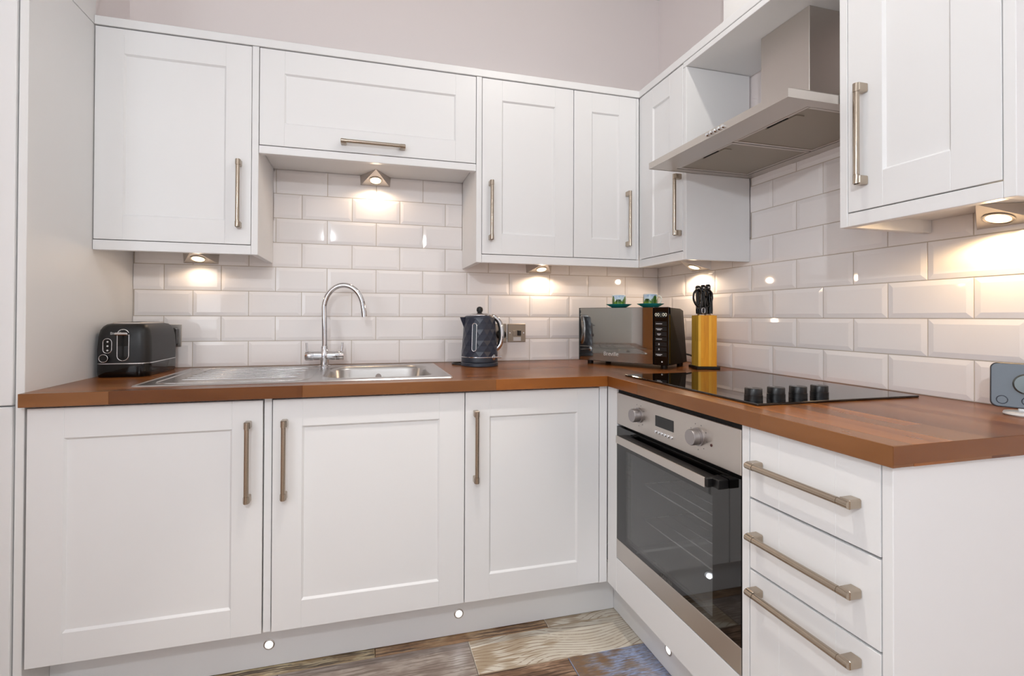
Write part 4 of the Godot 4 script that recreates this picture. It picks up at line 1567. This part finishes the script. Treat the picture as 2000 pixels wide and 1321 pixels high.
func sockets() -> void:
	# [x0, x1, y0, y1]
	var z := 0.0103
	# left: plate with a black plug, behind the toaster
	var t := thing("wall_socket", "steel wall socket on the tiles behind the toaster", "socket", Vector3(-2.20, 1.036, 0.012), "brushed steel wall sockets")
	box_part(t, "plate", Vector3(-2.240, 0.994, z), Vector3(-2.153, 1.081, z + 0.006), m.steel, 0.0015)
	t = thing("plug", "black square plug in the socket behind the toaster", "plug", Vector3(-2.178, 1.036, 0.03), "black mains plugs")
	box_part(t, "body", Vector3(-2.202, 1.002, z + 0.0062), Vector3(-2.162, 1.068, z + 0.04), m.black_plastic, 0.005)
	box_part(t, "fuse_cover", Vector3(-2.1625, 1.022, z + 0.012), Vector3(-2.1612, 1.034, z + 0.02), m.print_grey, 0.0)
	# behind the kettle
	t = thing("wall_socket", "steel wall socket partly hidden behind the kettle handle", "socket", Vector3(-0.862, 1.042, 0.012), "brushed steel wall sockets")
	box_part(t, "plate", Vector3(-0.906, 0.998, z), Vector3(-0.819, 1.084, z + 0.006), m.plate, 0.0015)
	t = thing("plug", "rounded black plug in the socket behind the kettle handle", "plug", Vector3(-0.848, 1.035, 0.03), "black mains plugs")
	var st := ns()
	lathe(st, [Vector2(0.022, 0), Vector2(0.023, 0.01), Vector2(0.02, 0.026), Vector2(0.012, 0.034), Vector2(0, 0.035)], 24, Transform3D(Basis(Vector3(1, 0, 0), PI / 2), Vector3(-0.847, 1.034, z + 0.0062)))
	put("body", st, m.black_plastic, t)
	# fused switch
	t = thing("switch_plate", "square brushed steel fused switch plate between kettle and microwave", "switch", Vector3(-0.769, 1.042, 0.012))
	var pl := box_part(t, "plate", Vector3(-0.812, 0.999, z), Vector3(-0.725, 1.084, z + 0.006), m.plate, 0.0015)
	box_part(t, "rocker", Vector3(-0.765, 1.028, z + 0.006), Vector3(-0.748, 1.054, z + 0.0105), m.black_plastic, 0.0015)
	box_part(t, "fuse_drawer", Vector3(-0.788, 1.028, z + 0.006), Vector3(-0.771, 1.052, z + 0.008), m.plate, 0.0008)
	box_part(pl, "paper_label", Vector3(-0.785, 1.004, z + 0.006), Vector3(-0.748, 1.022, z + 0.0064), m.print_white, 0.0).set_meta("label", "small white sticker")
	for x: float in [-0.802, -0.735]:
		st = ns()
		lathe(st, [Vector2(0.0035, 0), Vector2(0.003, 0.001), Vector2(0, 0.001)], 12, Transform3D(Basis(Vector3(1, 0, 0), PI / 2), Vector3(x, 1.0415, z + 0.006)))
		put("screw", st, m.chrome, t)

# ======================================================================= lamps
func under_light(label: String, at: Vector3, basis: Basis, energy: float, col: Color) -> void:
	# wedge under a cabinet: local x along the wall, z out from it, top at y = 0
	var t := thing("cabinet_light", label, "light", at, "triangular lights under the wall cabinets")
	var X := Transform3D(basis, at)
	var w := 0.065
	var h := 0.041
	var d := 0.112
	var A := X * Vector3(0, 0, d)
	var TL := X * Vector3(-w, 0, 0)
	var TR := X * Vector3(w, 0, 0)
	var BL := X * Vector3(-w + 0.003, -h, 0)
	var BR := X * Vector3(w - 0.003, -h, 0)
	var st := ns()
	tri(st, A, BL, BR)
	tri(st, A, TL, BL)
	tri(st, A, BR, TR)
	tri(st, TL, A, TR)
	quad(st, TL, TR, BR, BL)
	put("housing", st, m.steel, t)
	var n := (basis * Vector3(0, -d, h)).normalized()
	var c := X * Vector3(0, -h * 0.66, d * 0.34)
	var ux := basis.x
	var N := Transform3D(Basis(ux, n, ux.cross(n)), c + n * 0.0002)
	st = ns()
	lathe(st, [Vector2(0.0275, 0), Vector2(0.0285, 0.0015), Vector2(0.026, 0.0022), Vector2(0.024, 0.0006), Vector2(0, 0.0006)], 32, N)
	put("bezel", st, m.steel, t)
	st = ns()
	lathe(st, [Vector2(0.022, 0.0007), Vector2(0.02, 0.0017), Vector2(0, 0.002)], 28, N)
	put("lamp_lens", st, m.warm, t)
	spot_light("lamp", c + n * 0.02, n, 0.013, col, energy, t)

func under_lights() -> void:
	var col := Color(1.0, 0.88, 0.75)
	var z := 0.0105
	under_light("steel wedge light with a round lamp under the cabinet above the toaster", Vector3(-2.087, 1.3655, z), Basis.IDENTITY, 0.025, col)
	under_light("steel wedge light with a round lamp above the tap", Vector3(-1.414, 1.725, z), Basis.IDENTITY, 0.06, col)
	under_light("steel wedge light with a round lamp above the wall sockets", Vector3(-0.658, 1.3655, z), Basis.IDENTITY, 0.08, col)
	under_light("steel wedge light with a round lamp above the knife block", Vector3(-z, 1.3655, 0.338), side_basis(), 0.11, col)
	under_light("steel wedge light with a round lamp above the thermostat", Vector3(-z, 1.373, 1.402), side_basis(), 0.14, Color(1.0, 0.84, 0.62))

func plinth_lights() -> void:
	var G := "small round plinth lights"
	var L := ["small round light in the kickboard below the gap between the two wide doors", "small round light in the kickboard below the sink bowl's door edge", "small round light in the kickboard below the oven"]
	var P := [Vector3(-1.742, 0.071, 0.4976), Vector3(-1.13, 0.074, 0.4976), Vector3(-0.5278, 0.073, 0.845)]
	for k in 3:
		var t := thing("plinth_light", L[k], "light", P[k], G)
		var n := Vector3(0, 0, 1) if k < 2 else Vector3(-1, 0, 0)
		var ux := Vector3(1, 0, 0) if k < 2 else Vector3(0, 0, 1)
		var N := Transform3D(Basis(ux, n, ux.cross(n)), P[k])
		var st := ns()
		lathe(st, [Vector2(0.0165, 0), Vector2(0.0165, 0.0015), Vector2(0.0145, 0.003), Vector2(0.0125, 0.0025), Vector2(0.0115, 0.0005), Vector2(0, 0.0005)], 28, N)
		put("rim", st, m.steel, t)
		st = ns()
		lathe(st, [Vector2(0.0112, 0.0006), Vector2(0.0105, 0.002), Vector2(0, 0.0026)], 24, N)
		put("lamp_lens", st, m.cool, t)
		spot_light("lamp", P[k] + n * 0.014, n, 0.01, Color(0.95, 0.97, 1.0), 0.004, t)

func unseen_lamps() -> void:
	# unseen small source behind the camera, casts the sharp shadows under the cabinets
	var c := Vector3(-1.80, 1.88, 2.70)
	var t := thing("unseen_lamp", "unseen lamp behind the camera, modelled as a white globe on a cord, casting the shadows under the wall cabinets", "lamp", Vector3(c.x, CEIL, c.z))
	var st := ns()
	tube(st, [c + Vector3(0, 0.029, 0), Vector3(c.x, CEIL - 0.02, c.z)], 0.003, 8)
	put("cord", st, m.white_plastic, t)
	st = ns()
	lathe(st, [Vector2(0.05, -0.025), Vector2(0.05, 0.0), Vector2(0, 0.0)], 24, Transform3D(Basis.IDENTITY, Vector3(c.x, CEIL, c.z)))
	put("ceiling_rose", st, m.white_plastic, t)
	st = ns()
	var prof := []
	for i in 13:
		var a := -PI / 2 + PI * i / 12.0
		prof.append(Vector2(0.03 * cos(a), 0.03 * sin(a)))
	prof[0].x = 0.0
	prof[12].x = 0.0
	lathe(st, prof, 24, Transform3D(Basis.IDENTITY, c))
	put("lamp_globe", st, glow(Color(1.0, 0.96, 0.9), 8.0), t)
	var l := OmniLight3D.new()
	l.name = "lamp"
	l.light_color = Color(0.96, 0.98, 1.0)
	l.light_energy = 1.8
	l.light_size = 0.024
	l.omni_range = 8.0
	l.omni_attenuation = 2.0
	l.shadow_enabled = true
	t.add_child(l)
	l.position = c - org
	# unseen ceiling lamps: one lights the hood alcove, the rest are added floor fill
	var spots := [[Vector3(-0.66, CEIL, 1.3), "out of view ceiling lamp in front of the cooker hood, placed to light the alcove beside it", 0.85, 75.0],
		[Vector3(-1.30, CEIL, 1.30), "added ceiling spot, fill light on the floor in front of the sink", 2.6, 24.0],
		[Vector3(-0.75, CEIL, 2.85), "added ceiling spot, fill light on the floor off the open end of the worktop", 2.6, 24.0],
		[Vector3(-1.75, CEIL, 3.30), "added ceiling spot, fill light on the floor nearest the large added window", 2.6, 24.0]]
	for e in spots:
		var p: Vector3 = e[0]
		t = thing("unseen_downlight", e[1], "light", p, "unseen ceiling lamps")
		st = ns()
		lathe(st, [Vector2(0, -0.004), Vector2(0.034, -0.004), Vector2(0.044, -0.003), Vector2(0.045, -0.0005), Vector2(0, -0.0005)], 28, Transform3D(Basis.IDENTITY, p))
		put("bezel", st, m.chrome, t)
		st = ns()
		lathe(st, [Vector2(0, -0.006), Vector2(0.03, -0.006), Vector2(0.031, -0.0045), Vector2(0, -0.0042)], 24, Transform3D(Basis.IDENTITY, p))
		put("lamp_lens", st, m.unseen_downlight_glow, t)
		spot_light("lamp", p - Vector3(0, 0.04, 0), Vector3(0, -1, 0), 0.025, Color(1.0, 0.97, 0.93), e[2], t, e[3])
